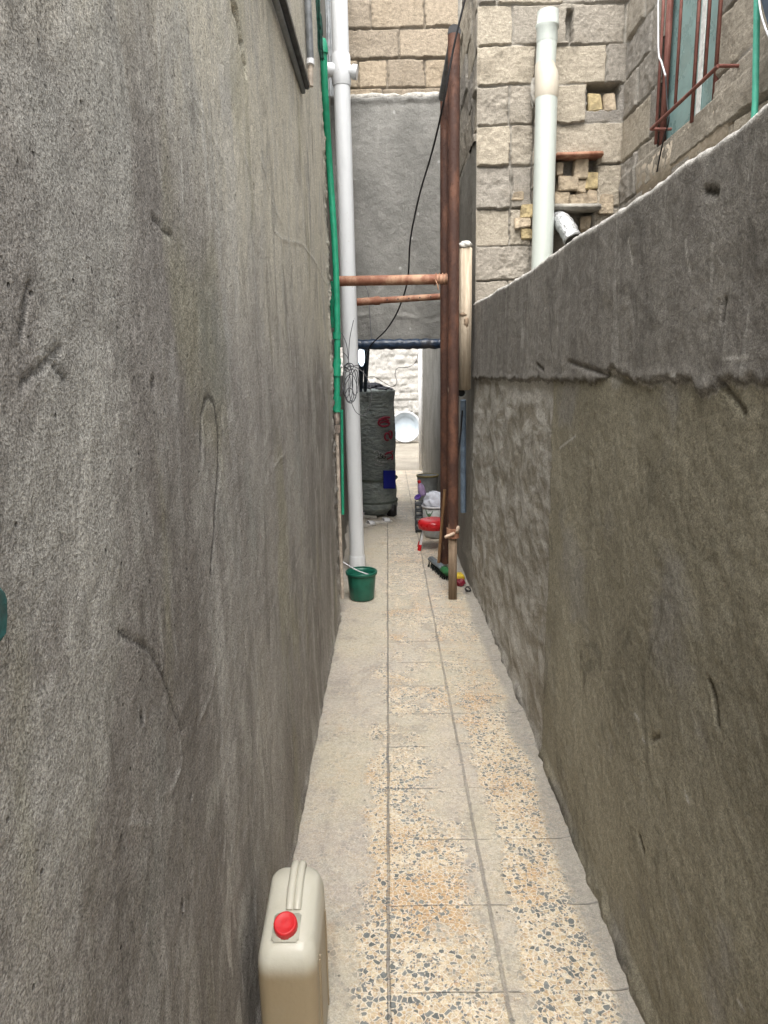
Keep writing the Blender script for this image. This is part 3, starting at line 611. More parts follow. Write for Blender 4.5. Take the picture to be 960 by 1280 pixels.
# bricks stuffed in the niches, ledges
def nbrick(x0, y0, x1, y1, dy, mat, jit=.006, dep=.07):
    (a, b), (c, d_) = fz(x0, y0), fz(x1, y1)
    mb = MB(); mb.box(((a+c)/2, YB+dy, (b+d_)/2), (abs(c-a), dep, abs(b-d_)), Matrix.Rotation(random.uniform(-.06, .06), 3, 'Y'), bev=.006, jit=jit*1.6, flat=True); return mb.build('brick', mat, hs_)
for a in [(737, 114, 753, 137, .05, 'brick'), (757, 114, 772, 136, .06, 'brick2'), (696, 201, 705, 219, .04, 'brick2'), (719, 198, 735, 222, .03, 'brick2'), (733, 214, 747, 236, .03, 'brick'), (699, 220, 722, 238, .03, 'brick2'), (722, 224, 735, 240, .05, 'brick2'),
          (695, 240, 712, 256, .04, 'brick2'), (713, 242, 735, 256, .045, 'brick2'), (735, 238, 748, 254, .04, 'brick2'), (651, 256, 667, 272, .005, 'brick'), (643, 274, 664, 286, .005, 'brick2'), (651, 288, 668, 298, .005, 'brick'), (749, 243, 765, 268, .0, 'brick2'), (728, 270, 740, 286, .06, 'brick2'), (640, 240, 655, 250, .01, 'brick2')]:
    nbrick(*a[:5], M[a[5]])
lt = MB(); (a, b), (c, d_) = fz(694, 193), fz(751, 199); lt.box(((a+c)/2, YB-.01, (b+d_)/2), (c-a, .10, .028), bev=.004, jit=.003); lt.build('lintel', M['rust2'], hs_)
lt = MB(); (a, b), (c, d_) = fz(690, 258), fz(745, 266); lt.box(((a+c)/2, YB-.015, (b+d_)/2), (c-a+.02, .16, .030), bev=.006, jit=.006); lt.build('ledge', M['ledge'], hs_)

# --- passage building across the end of the alley
pb = thing('passage_building', (.1, YP, 0), 'grey rendered building with bare blocks above, bridging the end of the alley', 'building')
zP = P(500, 432, Y=YP).z; zT = P(490, 118, Y=YP).z
print('passage z', zP, zT)
pz = lambda py: P(500, py, Y=YP).z
px_ = lambda x, y=60: P(x, y, Y=YP).x
pr = [(zT-.4, pz(110), [0.0]), (pz(110), pz(73), [px_(447), px_(484), px_(531)]), (pz(73), pz(35), [px_(499)]), (pz(35), pz(-3), [px_(464), px_(531)]), (pz(-3), pz(-40), [px_(480), px_(540)]), (pz(-40), 5.6, [px_(450), px_(510)])]
masonry('masonry_wall', M['block2'], pb, -.62, .62, zT-.04, 5.1, .0085, pr, lambda U, V, h: np.stack([U, YP-h, V], -1), (), .0035, .024, 200, .3, fade=(False, False), jw=.009)
xs = np.arange(-.62, .63, .010); zs = np.arange(zP, zT+.03, .010); U, V = np.meshgrid(xs, zs, indexing='ij')
topl = zT-.02+.02*fbm(U*7, U*0, 90, 3)
h = .018+.004*fbm(U*4, V*5, 91, 4)+.002*fbm(U*30, V*30, 92, 2); h += .014*sm(topl-.06, topl-.02, V)*(1+.5*fbm(U*14, V*14, 93)); h *= 1-sm(topl-.005, topl+.015, V)*1.6
h += .01*np.exp(-((V-zP-.25-.06*fbm(U*3, U*0, 96))/.02)**2)*vn(U*5, V*3, 97)
lt_ = sm(topl-.07, topl-.045, V+.012*fbm(U*22, V*22, 94))
n = N('grey cement render with pale top lip'); n_m = M['grey']
pl = grid('rendered_wall', np.stack([U, YP-h, V], -1), n_m, pb)
# pale mortar lip where the render stops
lipg = MB()
xx = np.linspace(-.60, .60, 90)
prev = None; vv = []; ff = []
for i, x in enumerate(xx):
    zt_ = float(zT-.025+.018*fbm(x*9, 0, 98, 3)); tk = .028+.016*float(fbm(x*8, 3, 99, 3)); dp = .030+.008*float(fbm(x*20, 5, 99, 2))
    vv += [(x, YP-.01, zt_+tk), (x, YP-dp, zt_+tk*.5), (x, YP-dp*.95, zt_-tk*.2), (x, YP-.014, zt_-tk)]
    if i: k = 4*i; ff += [(k-4+q, k-3+q, k+1+q, k+q) for q in range(3)]
lipg.add(vv, ff, True); lipg.build('mortar_lip', simple('pale mortar', (.46, .44, .40), .9, .35, 30, .012, 40), pb)
bd = MB(); bd.box((0, YP+.265, (5.1+1.95)/2+.04), (1.35, .45, 5.1-1.95)); bd.box((0, YP+.08, (zP+2.1)/2), (1.22, .13, 2.1-zP)); bd.build('roof', M['ledge'], pb)
def sidewall(name, X, y0, y1, z1, sgn, mat, parent, seed, res=.02):
    ysv = np.arange(y0, y1+res*.5, res); zs = np.arange(-.02, z1, res); S, Z = np.meshgrid(ysv, zs, indexing='ij')
    h = .010*fbm(S*2, Z*2, seed, 4)+.003*fbm(S*20, Z*20, seed+1, 2)
    h += .03*sm(.12, .0, Z+.03*vn(S*5, Z*5, seed+2))*(.5+.6*fbm(S*6, Z*6, seed+3))
    F3 = np.stack([X+sgn*h, S, Z], -1); e = []
    for dx, zt_ in ((.3, z1), (.3, 0)):
        q = F3[:, -1:, :].copy(); q[..., 0] = X-sgn*dx; q[..., 2] = zt_; e.append(q)
    F3 = np.concatenate([F3]+e, 1)
    q = F3[-1:].copy(); q[..., 0] = X-sgn*.3; F3 = np.concatenate([F3, q], 0)
    return grid(name, F3, mat, parent, flip=sgn < 0)
sidewall('passage_wall', .585, YP, 11.42, 2.3, -1, M['greydark'], pb, 110)
sidewall('passage_wall', -.46, YP, 11.42, 1.6, 1, M['greydark'], pb, 120)
# recess wall behind the pipes
rc = sidewall('recess_wall', -.43, 4.2, YP+.05, 4.6, 1, M['greydark'], None, 130); tag(rc, 'narrow set-back grey wall strip behind the white drainpipe', 'wall')
# white jamb at the passage end
p = P(525.5, 500, Y=11.35)
mb = MB(); mb.box((p.x+.01, 11.46, 1.3), (.075, .06, 2.6), bev=.006); o = mb.build('door_post', simple('white gloss paint', (.80, .80, .79), .5, .1)); tag(o, 'white painted door post at the far mouth of the passage', 'post')
# far wall
fw = masonry('courtyard_wall', M['white_wall'], None, -2.4, 2.4, 0, 3.0, .03, runrows(0, 3.0, .17, -2.4, 2.4, 9, .34), lambda U, V, h: np.stack([U, 16.3-h*2, V], -1), (), .009, .010, 300, .95, fade=(False, False), jw=.02)
tag(fw, 'bright whitewashed rubble wall closing the far courtyard', 'wall')
for sx, nm in ((-2.35, 'left'), (2.35, 'right')):
    o = sidewall('courtyard_wall', sx, 11.8, 16.4, 2.6, 1 if sx < 0 else -1, M['white_wall'], None, 310, .05)
    tag(o, 'pale side wall on the %s of the far courtyard' % nm, 'wall')

# ================================================================= THINGS
def tubeobj(pts, r, name, mat, parent=None, seg=12, sm_=True, n=8):
    return MB().tube(spline(pts, n) if sm_ and len(pts) > 2 else pts, r, seg).build(name, mat, parent)
# --- black strip along the top of the left wall
a = P(384, 108, X=XL+.03); b_ = P(352, -4, X=XL+.03)
t = thing('cable_trunking', (XL, a.y, b_.z), 'black edged strip fixed high on the left wall, slanting up', 'trunking')
dirv = Vector((0, b_.y-a.y, b_.z-a.z)); far_ = a+dirv*2.2
mid = (a+far_)/2; ang = math.atan2(dirv.z, -dirv.y)
MB().box((XL+.026, mid.y, mid.z), (.03, (far_-a).length, .027), Matrix.Rotation(-ang, 3, 'X'), bev=.004, jit=.002).build('strip', M['black'], t)
MB().box((XL+.014, mid.y+.01, mid.z-.021), (.018, (far_-a).length*.98, .02), Matrix.Rotation(-ang, 3, 'X'), bev=.003).build('cover', M['steel'], t)
# --- thin grey pipe with pale cap at the wall end, netting
t = thing('thin_conduit', P(388, 90, X=-.32), 'thin grey conduit with pale cap at the top left, beside the green netting', 'conduit')
tubeobj([P(388, 76, X=-.318), P(383, -40, X=-.318)], .016, 'pipe', M['steel'], t, 12, False)
tubeobj([P(388.5, 108, X=-.32), P(388, 79, X=-.318)], .012, 'lower_pipe', M['beige'], t, 12, False); tubeobj([P(388, 82, X=-.318), P(388, 75, X=-.318)], .018, 'cap', M['whitep'], t, 12, False)
nb = MB(); vv = []; ff = []
for i in range(26):
    s = i/25; L = P(386+14*s**1.2, -30+105*s, Y=3.95); Rr = P(398+7*s, -30+105*s, Y=3.95); wdt = 1-s*.8
    for k in range(7):
        q = L.lerp(Rr, k/6); vv.append((q.x, q.y+.018*math.sin(k*2.1+i*.5)+.01*random.random(), q.z))
    if i: a0 = 7*(i-1); ff += [(a0+k, a0+k+1, a0+k+8, a0+k+7) for k in range(6)]
nb.add(vv, ff, True); o = nb.build('netting', M['darkgreen']); md = o.modifiers.new('s', 'SOLIDIFY'); md.thickness = .004
tag(o, 'dark green mesh netting hanging in folds above the green pipe', 'netting')
# corrugated pale sheet strip behind
cb = MB(); vv = []; ff = []
for k in range(25):
    x = -.43+.13*k/24; yv = 5.9+.010*math.sin(k*1.6); zb = P(408, 120, Y=5.9).z
    vv += [(x, yv, zb), (x, yv, zb+2.0), (x, yv+.006, zb), (x, yv+.006, zb+2.0)]
    if k: a0 = 4*(k-1); ff += [(a0, a0+4, a0+5, a0+1), (a0+2, a0+3, a0+7, a0+6)]
cb.add(vv, ff, True); o = cb.build('corrugated_sheet', simple('dull zinc sheet', (.42, .44, .45), .5, .3, 20, .002, 50, .2)); tag(o, 'pale corrugated sheet strip behind the top of the drainpipe', 'sheet')

# --- white drainpipe (left)
yp_ = 5.3
t = thing('drainpipe', P(446, 712, Y=yp_), 'tall white drainpipe on the left with a tee fitting near its top', 'drainpipe')
top = P(421.5, -70, Y=yp_); bot = P(446.5, 700, Y=yp_); ax = (top-bot).normalized()
def onp(py): 
    s = (P(440, py, Y=yp_).z-bot.z)/(top.z-bot.z); return bot.lerp(top, s)
tubeobj([onp(104), bot], .059, 'pipe', M['pvc'], t, 28, False); tubeobj([top, onp(74)], .0595, 'pipe', M['pvc'], t, 28, False)
te = MB(); te.tube([onp(108), onp(104.5), onp(104), onp(72), onp(71.5), onp(68)], [.063, .066, .067, .067, .066, .063], 28)
c = onp(88); te.tube([c, c+Vector((-.105, -.02, 0))], .045, 20); te.build('tee_fitting', M['pvc'], t)
cp_ = MB(); cp_.tube([c, c+Vector((.095, -.01, -.015))], .040, 20); cp_.tube([c+Vector((.08, -.01, -.013)), c+Vector((.112, -.012, -.018))], .048, 20); cp_.build('end_cap', M['pvc'], t)
tubeobj([onp(712), onp(708), onp(697), onp(694)], [.064, .066, .066, .062], 'socket', M['pvc'], t, 28, False)
MB().tube([onp(712), onp(725)], .06, 20).build('pipe', M['pvc'], t)
# --- white vent pipe on the block house
yv = 4.67
t = thing('vent_pipe', P(677, 330, Y=yv), 'greenish white vent pipe with swollen joint, rising from behind the right wall', 'pipe')
A = lambda x, y: P(x, y, Y=yv)
tubeobj([A(677, 330)+Vector((0, 0, -2.0)), A(677.5, 330), A(683, 122)], .068, 'lower_pipe', M['pvcg'], t, 28, False)
tubeobj([A(683, 125), A(683.2, 121), A(683.6, 108), A(683, 94), A(681.5, 86), A(681.6, 80)], [.066, .0725, .0725, .072, .064, .062], 'bell_joint', M['pvcc'], t, 28, False)
tubeobj([A(681.6, 88), A(683.6, 52)], .061, 'upper_pipe', M['pvcg'], t, 28, False)
tubeobj([A(683.3, 55), A(683.6, 52), A(684, 37), A(684, 34), A(684.4, 33), A(684.6, 30), A(685, 15)], [.061, .064, .064, .072, .072, .066, .065], 'top_socket', M['pvcg'], t, 28, False)
ms = MB(); ms.blob(A(670, 112)+Vector((0, .06, 0)), (.022, .03, .08), 3, .5); ms.build('mortar_lump', M['ledge'], t)
# --- foil duct elbow
du = P(706, 288, Y=4.62); t = thing('duct_elbow', du, 'crumpled silver foil duct elbow poking from a niche, beside the vent pipe', 'duct')
pts = spline([P(694, 276, Y=4.86), P(700, 276, Y=4.72), P(708, 284, Y=4.62), P(716, 300, Y=4.57)], 6); rr_ = [.056+.003*((i*7) % 3-1) for i in range(len(pts))]
MB().tube(pts, rr_, 24, caps=False).build('duct', M['foil'], t)
MB().tube([pts[-1]-(pts[-1]-pts[-3])*.3, pts[-1]-(pts[-1]-pts[-3])*.2], .052, 24).build('opening', M['black'], t)
md = [o for o in t.children if o.name.startswith('duct')][0].modifiers.new('s', 'SOLIDIFY'); md.thickness = .003

# --- green water pipe on the wall end
t = thing('water_pipe', P(421, 515, Y=4.32), 'long green plastic water pipe with elbow and couplings at the left wall end', 'pipe')
G = lambda x, y, Y=4.32: P(x, y, Y=Y)
gp = [G(404, 60, 4.1), G(406.5, 120, 4.15), G(412, 210, 4.3), G(418, 300), G(420.5, 360), G(421.5, 420), G(420.8, 512)]
tubeobj(gp, .0195, 'pipe', M['green'], t, 16)
tubeobj([G(402, 50, 4.1), G(403, 54, 4.1), G(404, 62, 4.1), G(404.2, 67, 4.1)], [.022, .025, .026, .025], 'elbow', M['green'], t, 16, False)
tubeobj([G(416, 352, 4.40), G(416, 410, 4.40)], .022, 'branch_pipe', M['green'], t, 16, False)
for y0, y1, r in ((448, 470, .027), (496, 515, .028), (415, 424, .025)): tubeobj([G(421, y0), G(420.7, y1)], r, 'coupling', M['green'], t, 16, False)
tubeobj([G(422, 458), G(428, 458)], .012, 'clip', M['whitep'], t, 10, False)
tubeobj([G(427, 512, 4.45), G(428.5, 643, 4.45)], .010, 'thin_pipe', M['green'], t, 10, False)
t = thing('supply_pipe', P(426, 748, Y=4.34), 'dusty beige metal supply pipe with small valve, below the green pipe', 'pipe')
tubeobj([G(421, 540), G(424, 640), G(428, 748)], .012, 'pipe', M['beige'], t, 12, False)
v_ = MB(); v_.tube([G(420.8, 514), G(420.8, 519), G(421, 526), G(421, 530)], [.016, .02, .02, .015], 14); v_.tube([G(421, 531), G(421, 541)], .022, 6, smooth=False); v_.tube([G(421, 536), G(415.5, 535)], .008, 8); v_.build('valve', M['brass'], t)

# --- wires
def loop(cx, cy, rx, ry, Y, ph=0, n=14, tw=.3):
    return [P(cx+rx*math.cos(ph+2*math.pi*k/n)+tw*math.sin(3*k), cy+ry*math.sin(ph+2*math.pi*k/n), Y=Y+.01*math.sin(k*2.3)) for k in range(n+1)]
wb = MB()
for (cx, cy, rx, ry, ph) in [(436, 480, 5, 22, 0), (441, 482, 5, 20, 1), (438, 486, 8, 18, 2), (433, 478, 5, 19, .4), (444, 478, 4, 16, 1.3), (437, 494, 5, 9, .6), (435, 459, 4, 5, .2), (437, 458, 5, 4, 2.1), (434, 460, 5, 4, .9)]:
    wb.tube(spline(loop(cx, cy, rx, ry, 4.55, ph), 4), .0028, 6)
for q in [[(427, 416), (433, 430), (435.5, 450), (436, 460)], [(442, 400), (437, 425), (435.5, 452)], [(438, 500), (445, 515), (455, 519), (462, 508), (464, 490), (459, 473), (450, 462), (438, 457)], [(425, 496), (430, 484), (438, 470)], [(440, 458), (450, 456)], [(428, 440), (434, 446), (437, 458)]]:
    wb.tube(spline([P(*a, Y=4.52) for a in q], 8), .0025, 6)
o = wb.build('wire_bundle', M['wire']); tag(o, 'tangled coil of thin dark wires hanging on the white drainpipe', 'wires')
q = [(590, -40, 4.4), (581, 0, 4.45), (567, 60, 4.51), (553, 135, 4.6), (540, 190, 4.9), (524, 245, 5.1), (513, 300, 5.3), (509.5, 350, 5.5), (498, 387, 5.7), (483, 412, 5.9), (464, 431, 6.05), (458, 446, 6.15)]
o = tubeobj([P(a, b, Y=c) for a, b, c in q], .0062, 'black_cable', M['black'], None, 8); tag(o, 'black cable sagging diagonally from the top of the rusty pipes to the blue beam', 'cable')
o = tubeobj([P(a, b, Y=6.1) for a, b in [(455, 355), (460, 366), (462, 390), (464.5, 425)]], .003, 'thin_wire', M['wire'], None, 6); tag(o, 'thin grey wire hanging down the grey wall under the rusty crossbars', 'wire')
o = tubeobj([P(a, b, Y=6.9) for a, b in [(524, 438), (520, 452), (510, 459), (497, 460), (494, 468), (496, 478), (490, 483), (478, 477), (468, 471), (458, 472)]], .003, 'thin_wire', M['wire'], None, 6); tag(o, 'thin wavy wire crossing the bright passage opening above the wrapped tank', 'wire')

# --- rusty props
t = thing('pipe_prop', P(565.5, 748, Y=4.64), 'thick rusty steel prop standing on a timber post, front one of the pair', 'prop')
yq = 4.63
tubeobj([P(566, 667, Y=yq), P(567.5, 44, Y=yq)], .0375, 'pipe', M['rust'], t, 20, False)
pst = P(565.5, 748, Y=yq); pt_ = P(566, 655, Y=yq); MB().box(((pst.x+pt_.x)/2, yq, (pst.z+pt_.z)/2), (.056, .05, pt_.z-pst.z+.02), bev=.004, jit=.003).build('timber_post', M['wood'], t)
cl = MB(); cl.tube([P(566, 672, Y=yq), P(566, 660, Y=yq)], .044, 16); cl.build('collar', M['rust2'], t)
cr = MB(); cr.box(P(562, 669, Y=yq-.05), (.075, .01, .022), Matrix.Rotation(R(-22), 3, 'Y'), bev=.004, jit=.003); cr.box(P(572, 662, Y=yq-.04), (.022, .01, .05), Matrix.Rotation(R(12), 3, 'Y'), bev=.003); cr.build('rag', simple('pale rag', (.55, .42, .32), .9), t)
t = thing('pipe_prop', P(556, 704, Y=5.45), 'thinner rusty brown prop just behind and left of the front prop', 'prop')
tubeobj([P(555.5, 704, Y=5.45), P(556, 110, Y=5.45)], .034, 'pipe', M['rust'], t, 20, False)
e1 = P(567.5, 42, Y=4.7); e2 = P(552.5, 122, Y=5.38)
tubeobj([e1, e2], .027, 'brace', M['steel'], t, 16, False); tubeobj([e1+Vector((0, -.03, 0)), e1], .040, 'ring', M['black'], t, 18, False)
t = thing('crossbar', P(490, 350, Y=4.72), 'rusty orange pipe laid across the alley, upper of the two crossbars', 'crossbar')
a = P(424, 351.5, Y=4.72); b_ = P(562, 349, Y=4.72)
tubeobj([a, b_], .0325, 'pipe', M['rust2'], t, 18, False)
ww = MB()
for k in range(4):
    c = a.lerp(b_, .87+k*.03); ww.tube([c+Vector((.006*math.sin(7*i), .038*math.cos(i*.63), .038*math.sin(i*.63))) for i in range(11)], .004, 6)
ww.tube([P(543, 348, Y=4.67), P(547, 356, Y=4.66), P(548, 362, Y=4.66)], .004, 6); ww.build('tie_wire', M['rust2'], t)
t = thing('crossbar', P(500, 374, Y=5.5), 'pale rusty perforated tube across the alley, lower of the two crossbars', 'crossbar')
a = P(441, 378, Y=5.5); b_ = P(554, 370.5, Y=5.5)
MB().tube([a, a.lerp(b_, .28)], .029, 16, caps=False).build('tube', M['rust2'], t); MB().tube([a.lerp(b_, .24), b_], .024, 16).build('inner_tube', M['rust2'], t)
for k in range(5): MB().tube([a.lerp(b_, .38+k*.12)+Vector((0, -.018, .0)), a.lerp(b_, .38+k*.12)+Vector((0, -.0255, 0))], .006, 8).build('pin_hole', M['black'], t)
tubeobj([a+Vector((.01, 0, 0)), a+Vector((.02, 0, 0))], .027, 'bore', M['black'], t, 16, False)
cl = MB(); cl.tube([a.lerp(b_, .24), a.lerp(b_, .30)], .033, 12); cl.build('collar', M['rust2'], t)
# --- wrapped beam at the mouth of the passage, hoses, lamp
a = P(443, 431, Y=6.10); b_ = P(551, 429.5, Y=6.10)
bm_ = MB(); bm_.tube([a.lerp(b_, i/30)+Vector((0, 0, .003*math.sin(i*1.3))) for i in range(31)], [.043+.003*math.sin(i*2.1) for i in range(31)], 16); o = bm_.build('wrapped_beam', M['navy']); tag(o, 'dark blue plastic wrapped beam across the mouth of the passage', 'beam')
t = thing('hanging_hoses', P(455, 434, Y=6.6), 'dark blue hoses dropping from the beam to the wrapped tank', 'hoses')
for k, (x0, x1) in enumerate([(448, 449), (453, 451), (457, 456.5), (459.5, 457)]): tubeobj([P(x0+1, 432, Y=6.25+k*.02), P((x0+x1)/2+.8, 455, Y=6.8), P(x1, 488, Y=7.45)], .020 if k < 3 else .016, 'hose', M['navy'], t, 10)
o = MB().lathe(P(451.8, 446, Y=6.2), [(0.002, -.082), (.012, -.078), (.026, -.05), (.030, 0), (.026, .05), (.014, .075), (.012, .09), (0.002, .092)], 20).build('light_bulb', M['lamp']); tag(o, 'glowing bluish white bulb hanging under the left end of the beam', 'lamp')

# --- wrapped tank
tc = P(465, 642, Z=0); TX, TY = -.165, 7.72
zt_ = P(480, 489, Y=TY-.2).z; print('tank', tc, zt_)
t = thing('water_tank', (TX, TY, 0), 'tall round tank wrapped in grey green tarpaulin inside the passage', 'tank')
prof = []
for i in range(60):
    z = .10+(zt_-.10)*i/59; r = .245+.006*math.sin(z*9)+.008*math.sin(z*23+1)*(.5+.5*math.sin(z*5)); r += .018*math.exp(-((z-.13)/.05)**2)-.012*math.exp(-((z-.42)/.02)**2); prof.append((r, z))
prof = [(.17, .02), (.20, .03), (.225, .07)]+prof+[(.235, zt_+.015), (.20, zt_+.03), (.0, zt_+.04)]
MB().lathe((TX, TY, 0), prof, 64, wob=lambda a, z: .018*float(fbm(a*2.2+z*1.2, z*4.5-a*1.1, 400, 3))*(math.sin(a/2)**.2 if math.sin(a/2) > 0 else 0)).build('wrap', M['wrap'], t)
st_ = MB()
for zc_ in (.17, .43): st_.lathe((TX, TY, 0), [(.262, zc_-.012), (.270, zc_), (.262, zc_+.012)], 48)
st_.build('strap', simple('grey green strap', (.09, .11, .09), .6), t)
for a_ in (-35, -145, 90): MB().box((TX+.235*math.cos(R(a_)), TY+.235*math.sin(R(a_)), .07), (.10, .08, .13), Matrix.Rotation(R(a_), 3, 'Z'), bev=.012).build('foot', M['black'], t)
def onbarrel(px, py, r=.263):
    # ray against the tank's cylinder
    d = Vector(CM @ np.array([px-480., -(py-640.), -F])); o_ = Vector((0, 0, H)); ox, oy = -TX, -TY
    A_ = d.x**2+d.y**2; B_ = 2*(ox*d.x+oy*d.y); C_ = ox*ox+oy*oy-r*r; D_ = B_*B_-4*A_*C_
    s = (-B_-math.sqrt(max(D_, 0)))/(2*A_); return o_+d*s
def barpatch(name, poly, mat, r=.266):
    mb = MB(); mb.add([onbarrel(x, y, r) for x, y in poly]+[onbarrel(x, y, r-.012) for x, y in poly], [tuple(range(len(poly)))]+[(i, (i+1) % len(poly), (i+1) % len(poly)+len(poly), i+len(poly)) for i in range(len(poly))]); return mb.build(name, mat, t)
red_ = simple('faded red print', (.28, .02, .045), .5, .4, 60); wht_ = simple('white print', (.36, .37, .36), .5, .5, 60); blk_ = M['black']
n_ = 4
def strip(x0, y0, x1, y1, hgt, mat, name='print_mark'):
    k = 5; up_l = [(x0+(x1-x0)*i/k, y0+(y1-y0)*i/k) for i in range(k+1)]; mb = MB()
    for i in range(k):
        a0, b0 = up_l[i], up_l[i+1]; mb.add([onbarrel(a0[0], a0[1], .268), onbarrel(b0[0], b0[1], .268), onbarrel(b0[0], b0[1]+hgt, .268), onbarrel(a0[0], a0[1]+hgt, .268)], [(0, 1, 2, 3)])
    return mb
def logo(parts, mat):
    mb = MB()
    for p_ in parts: q = strip(*p_, None); mb.add(q.v, q.f)
    mb.build('print_mark', mat, t)
def squig(curves, mat, wdt=.006):
    mb = MB()
    for cv in curves: mb.tube([onbarrel(x, y, .2675) for x, y in spl2(cv)], wdt, 6)
    mb.build('print_mark', mat, t)
def spl2(cv): return [(v.x, v.y) for v in spline([(x, y, 0) for x, y in cv], 5)]
ring = lambda cx, cy, rx, ry, a0=0, a1=360: [(cx+rx*math.cos(R(a0+(a1-a0)*i/12)), cy+ry*math.sin(R(a0+(a1-a0)*i/12))) for i in range(13)]
squig([ring(480, 528.5, 7, 4.5, 20, 330), [(475, 529), (481, 527), (487, 529)], [(473, 525), (480, 522), (487, 522)]], red_, .011)
squig([ring(484, 546, 3, 4.5, 60, 380), [(486, 540), (489, 539), (490, 544), (488, 549)]], red_, .011)
squig([ring(486, 571, 5, 5.5, 180, 400), [(482, 568), (491, 564)], [(484, 574), (490, 571)]], red_, .008)
squig([[(467, 566), (472, 564), (474, 569), (469, 573), (474, 577), (484, 578)], [(475, 566), (480, 569), (486, 570)], [(468, 580), (474, 582), (480, 581)]], wht_, .009)
squig([ring(475.5, 570.5, 3.5, 2.6), ring(480, 570.5, 2, 2.5), [(474, 568), (479, 573)]], blk_, .0045)
bp = MB(); k = 8
for i in range(k):
    x0 = 479+14.5*i/k; x1 = 479+14.5*(i+1)/k; bp.add([onbarrel(x0, 588, .272), onbarrel(x1, 588.3, .272), onbarrel(x1, 611, .272), onbarrel(x0, 610, .272)], [(0, 1, 2, 3)])
o = bp.build('blue_pouch', M['bluepatch'], t); o.modifiers.new('s', 'SOLIDIFY').thickness = .012
bg_ = MB(); bg_.blob((TX-.06, TY-.03, zt_+.02), (.17, .16, .07), 7, .6, 36, 22, 5); bg_.blob((TX+.08, TY-.06, zt_+.02), (.14, .14, .03), 9, .5, 30, 18, 5); o = bg_.build('plastic_bag', simple('black plastic bag', (.012, .013, .02), .35, .4, 20, .02, 20)); tag(o, 'crumpled black plastic bag lying on top of the wrapped tank', 'bag')

# --- basin leaning on the far wall
bc = P(506.5, 533.5, Y=15.75); t = thing('wash_basin', (bc.x, bc.y, .05), 'large round pale blue basin leaning against the far white wall', 'basin')
ax = Vector((0, -1, .16)).normalized(); r0 = .345
MB().lathe(bc, [(0, -.13), (.22, -.13), (.25, -.12), (r0-.02, 0), (r0, .012), (r0-.018, .016), (.245, -.10), (.215, -.117), (0, -.118)], 48, ax).build('bowl', M['basin'], t)
MB().lathe(bc, [(r0-.03, .006), (r0-.01, .022), (r0+.012, .022), (r0+.02, .004), (r0-.005, -.006)], 48, ax).build('rim', M['basinrim'], t)

# --- sandals
def sandal(px, py, rot, label):
    c = P(px, py, Z=.012); root = thing('sandal', (c.x, c.y, .0), label, 'sandal', 'pale sandals by the tank')
    out = []
    for k in range(28):
        a = 2*math.pi*k/28; yy = .125*math.sin(a); xx = .044*math.cos(a)*(1+.16*math.sin(a)-(.18*math.exp(-((yy+.01)/.04)**2))); out.append((xx, yy))
    Rm = Matrix.Rotation(rot, 3, 'Z'); mb = MB(); mb.prism([Rm @ Vector((x, y, 0))+Vector((c.x, c.y, .006)) for x, y in out], (0, 0, .022)); mb.build('sole', M['sandal'], root)
    b2 = MB(); vv = []; ff = []
    for i in range(13):
        a = math.pi*i/12
        for j, yy in enumerate((.02, .05, .085)): vv.append(Rm @ Vector((.047*math.cos(a), yy, .022+(.045-.006*j)*math.sin(a)))+Vector((c.x, c.y, 0)))
        if i: k = 3*i; ff += [(k-3, k-2, k+1, k), (k-2, k-1, k+2, k+1)]
    b2.add(vv, ff, True); o = b2.build('strap', M['whitep'], root); o.modifiers.new('s', 'SOLIDIFY').thickness = .005
sandal(477, 653, R(-72), 'pale sandal lying furthest right, toe towards the alley middle'); sandal(458, 657, R(-60), 'pale sandal nearest the white drainpipe'); sandal(459, 646, R(60), 'pale sandal half under the edge of the wrapped tank')

# --- green bucket
bc = P(452.5, 750, Z=0); BX, BY = bc.x, bc.y+.03; bh = P(451, 713, Y=BY).z; print('bucket', BX, BY, bh)
t = thing('bucket', (BX, BY, 0), 'dark green plastic bucket with white wire handle at the foot of the drainpipe', 'bucket')
fl = lambda a, z: .012*math.cos(a*14)*(1 if z < bh-.04 else 0)
MB().lathe((BX, BY, 0), [(0, .004), (.080, .004), (.085, .012), (.102, bh-.03), (.104, bh-.01), (.100, bh-.01), (.098, bh-.03), (.080, .02), (0, .016)], 84, wob=fl).build('body', M['bucket'], t)
MB().lathe((BX, BY, 0), [(.101, bh-.026), (.111, bh-.024), (.113, bh-.004), (.108, bh), (.101, bh-.004)], 56).build('rim', M['bucket'], t)
ha = P(428, 702, Y=BY-.05); hb = P(465, 719.5, Y=BY-.06); tubeobj([ha, ha.lerp(hb, .5)+Vector((0, -.03, -.004)), hb], .0045, 'handle', M['whitep'], t, 8)

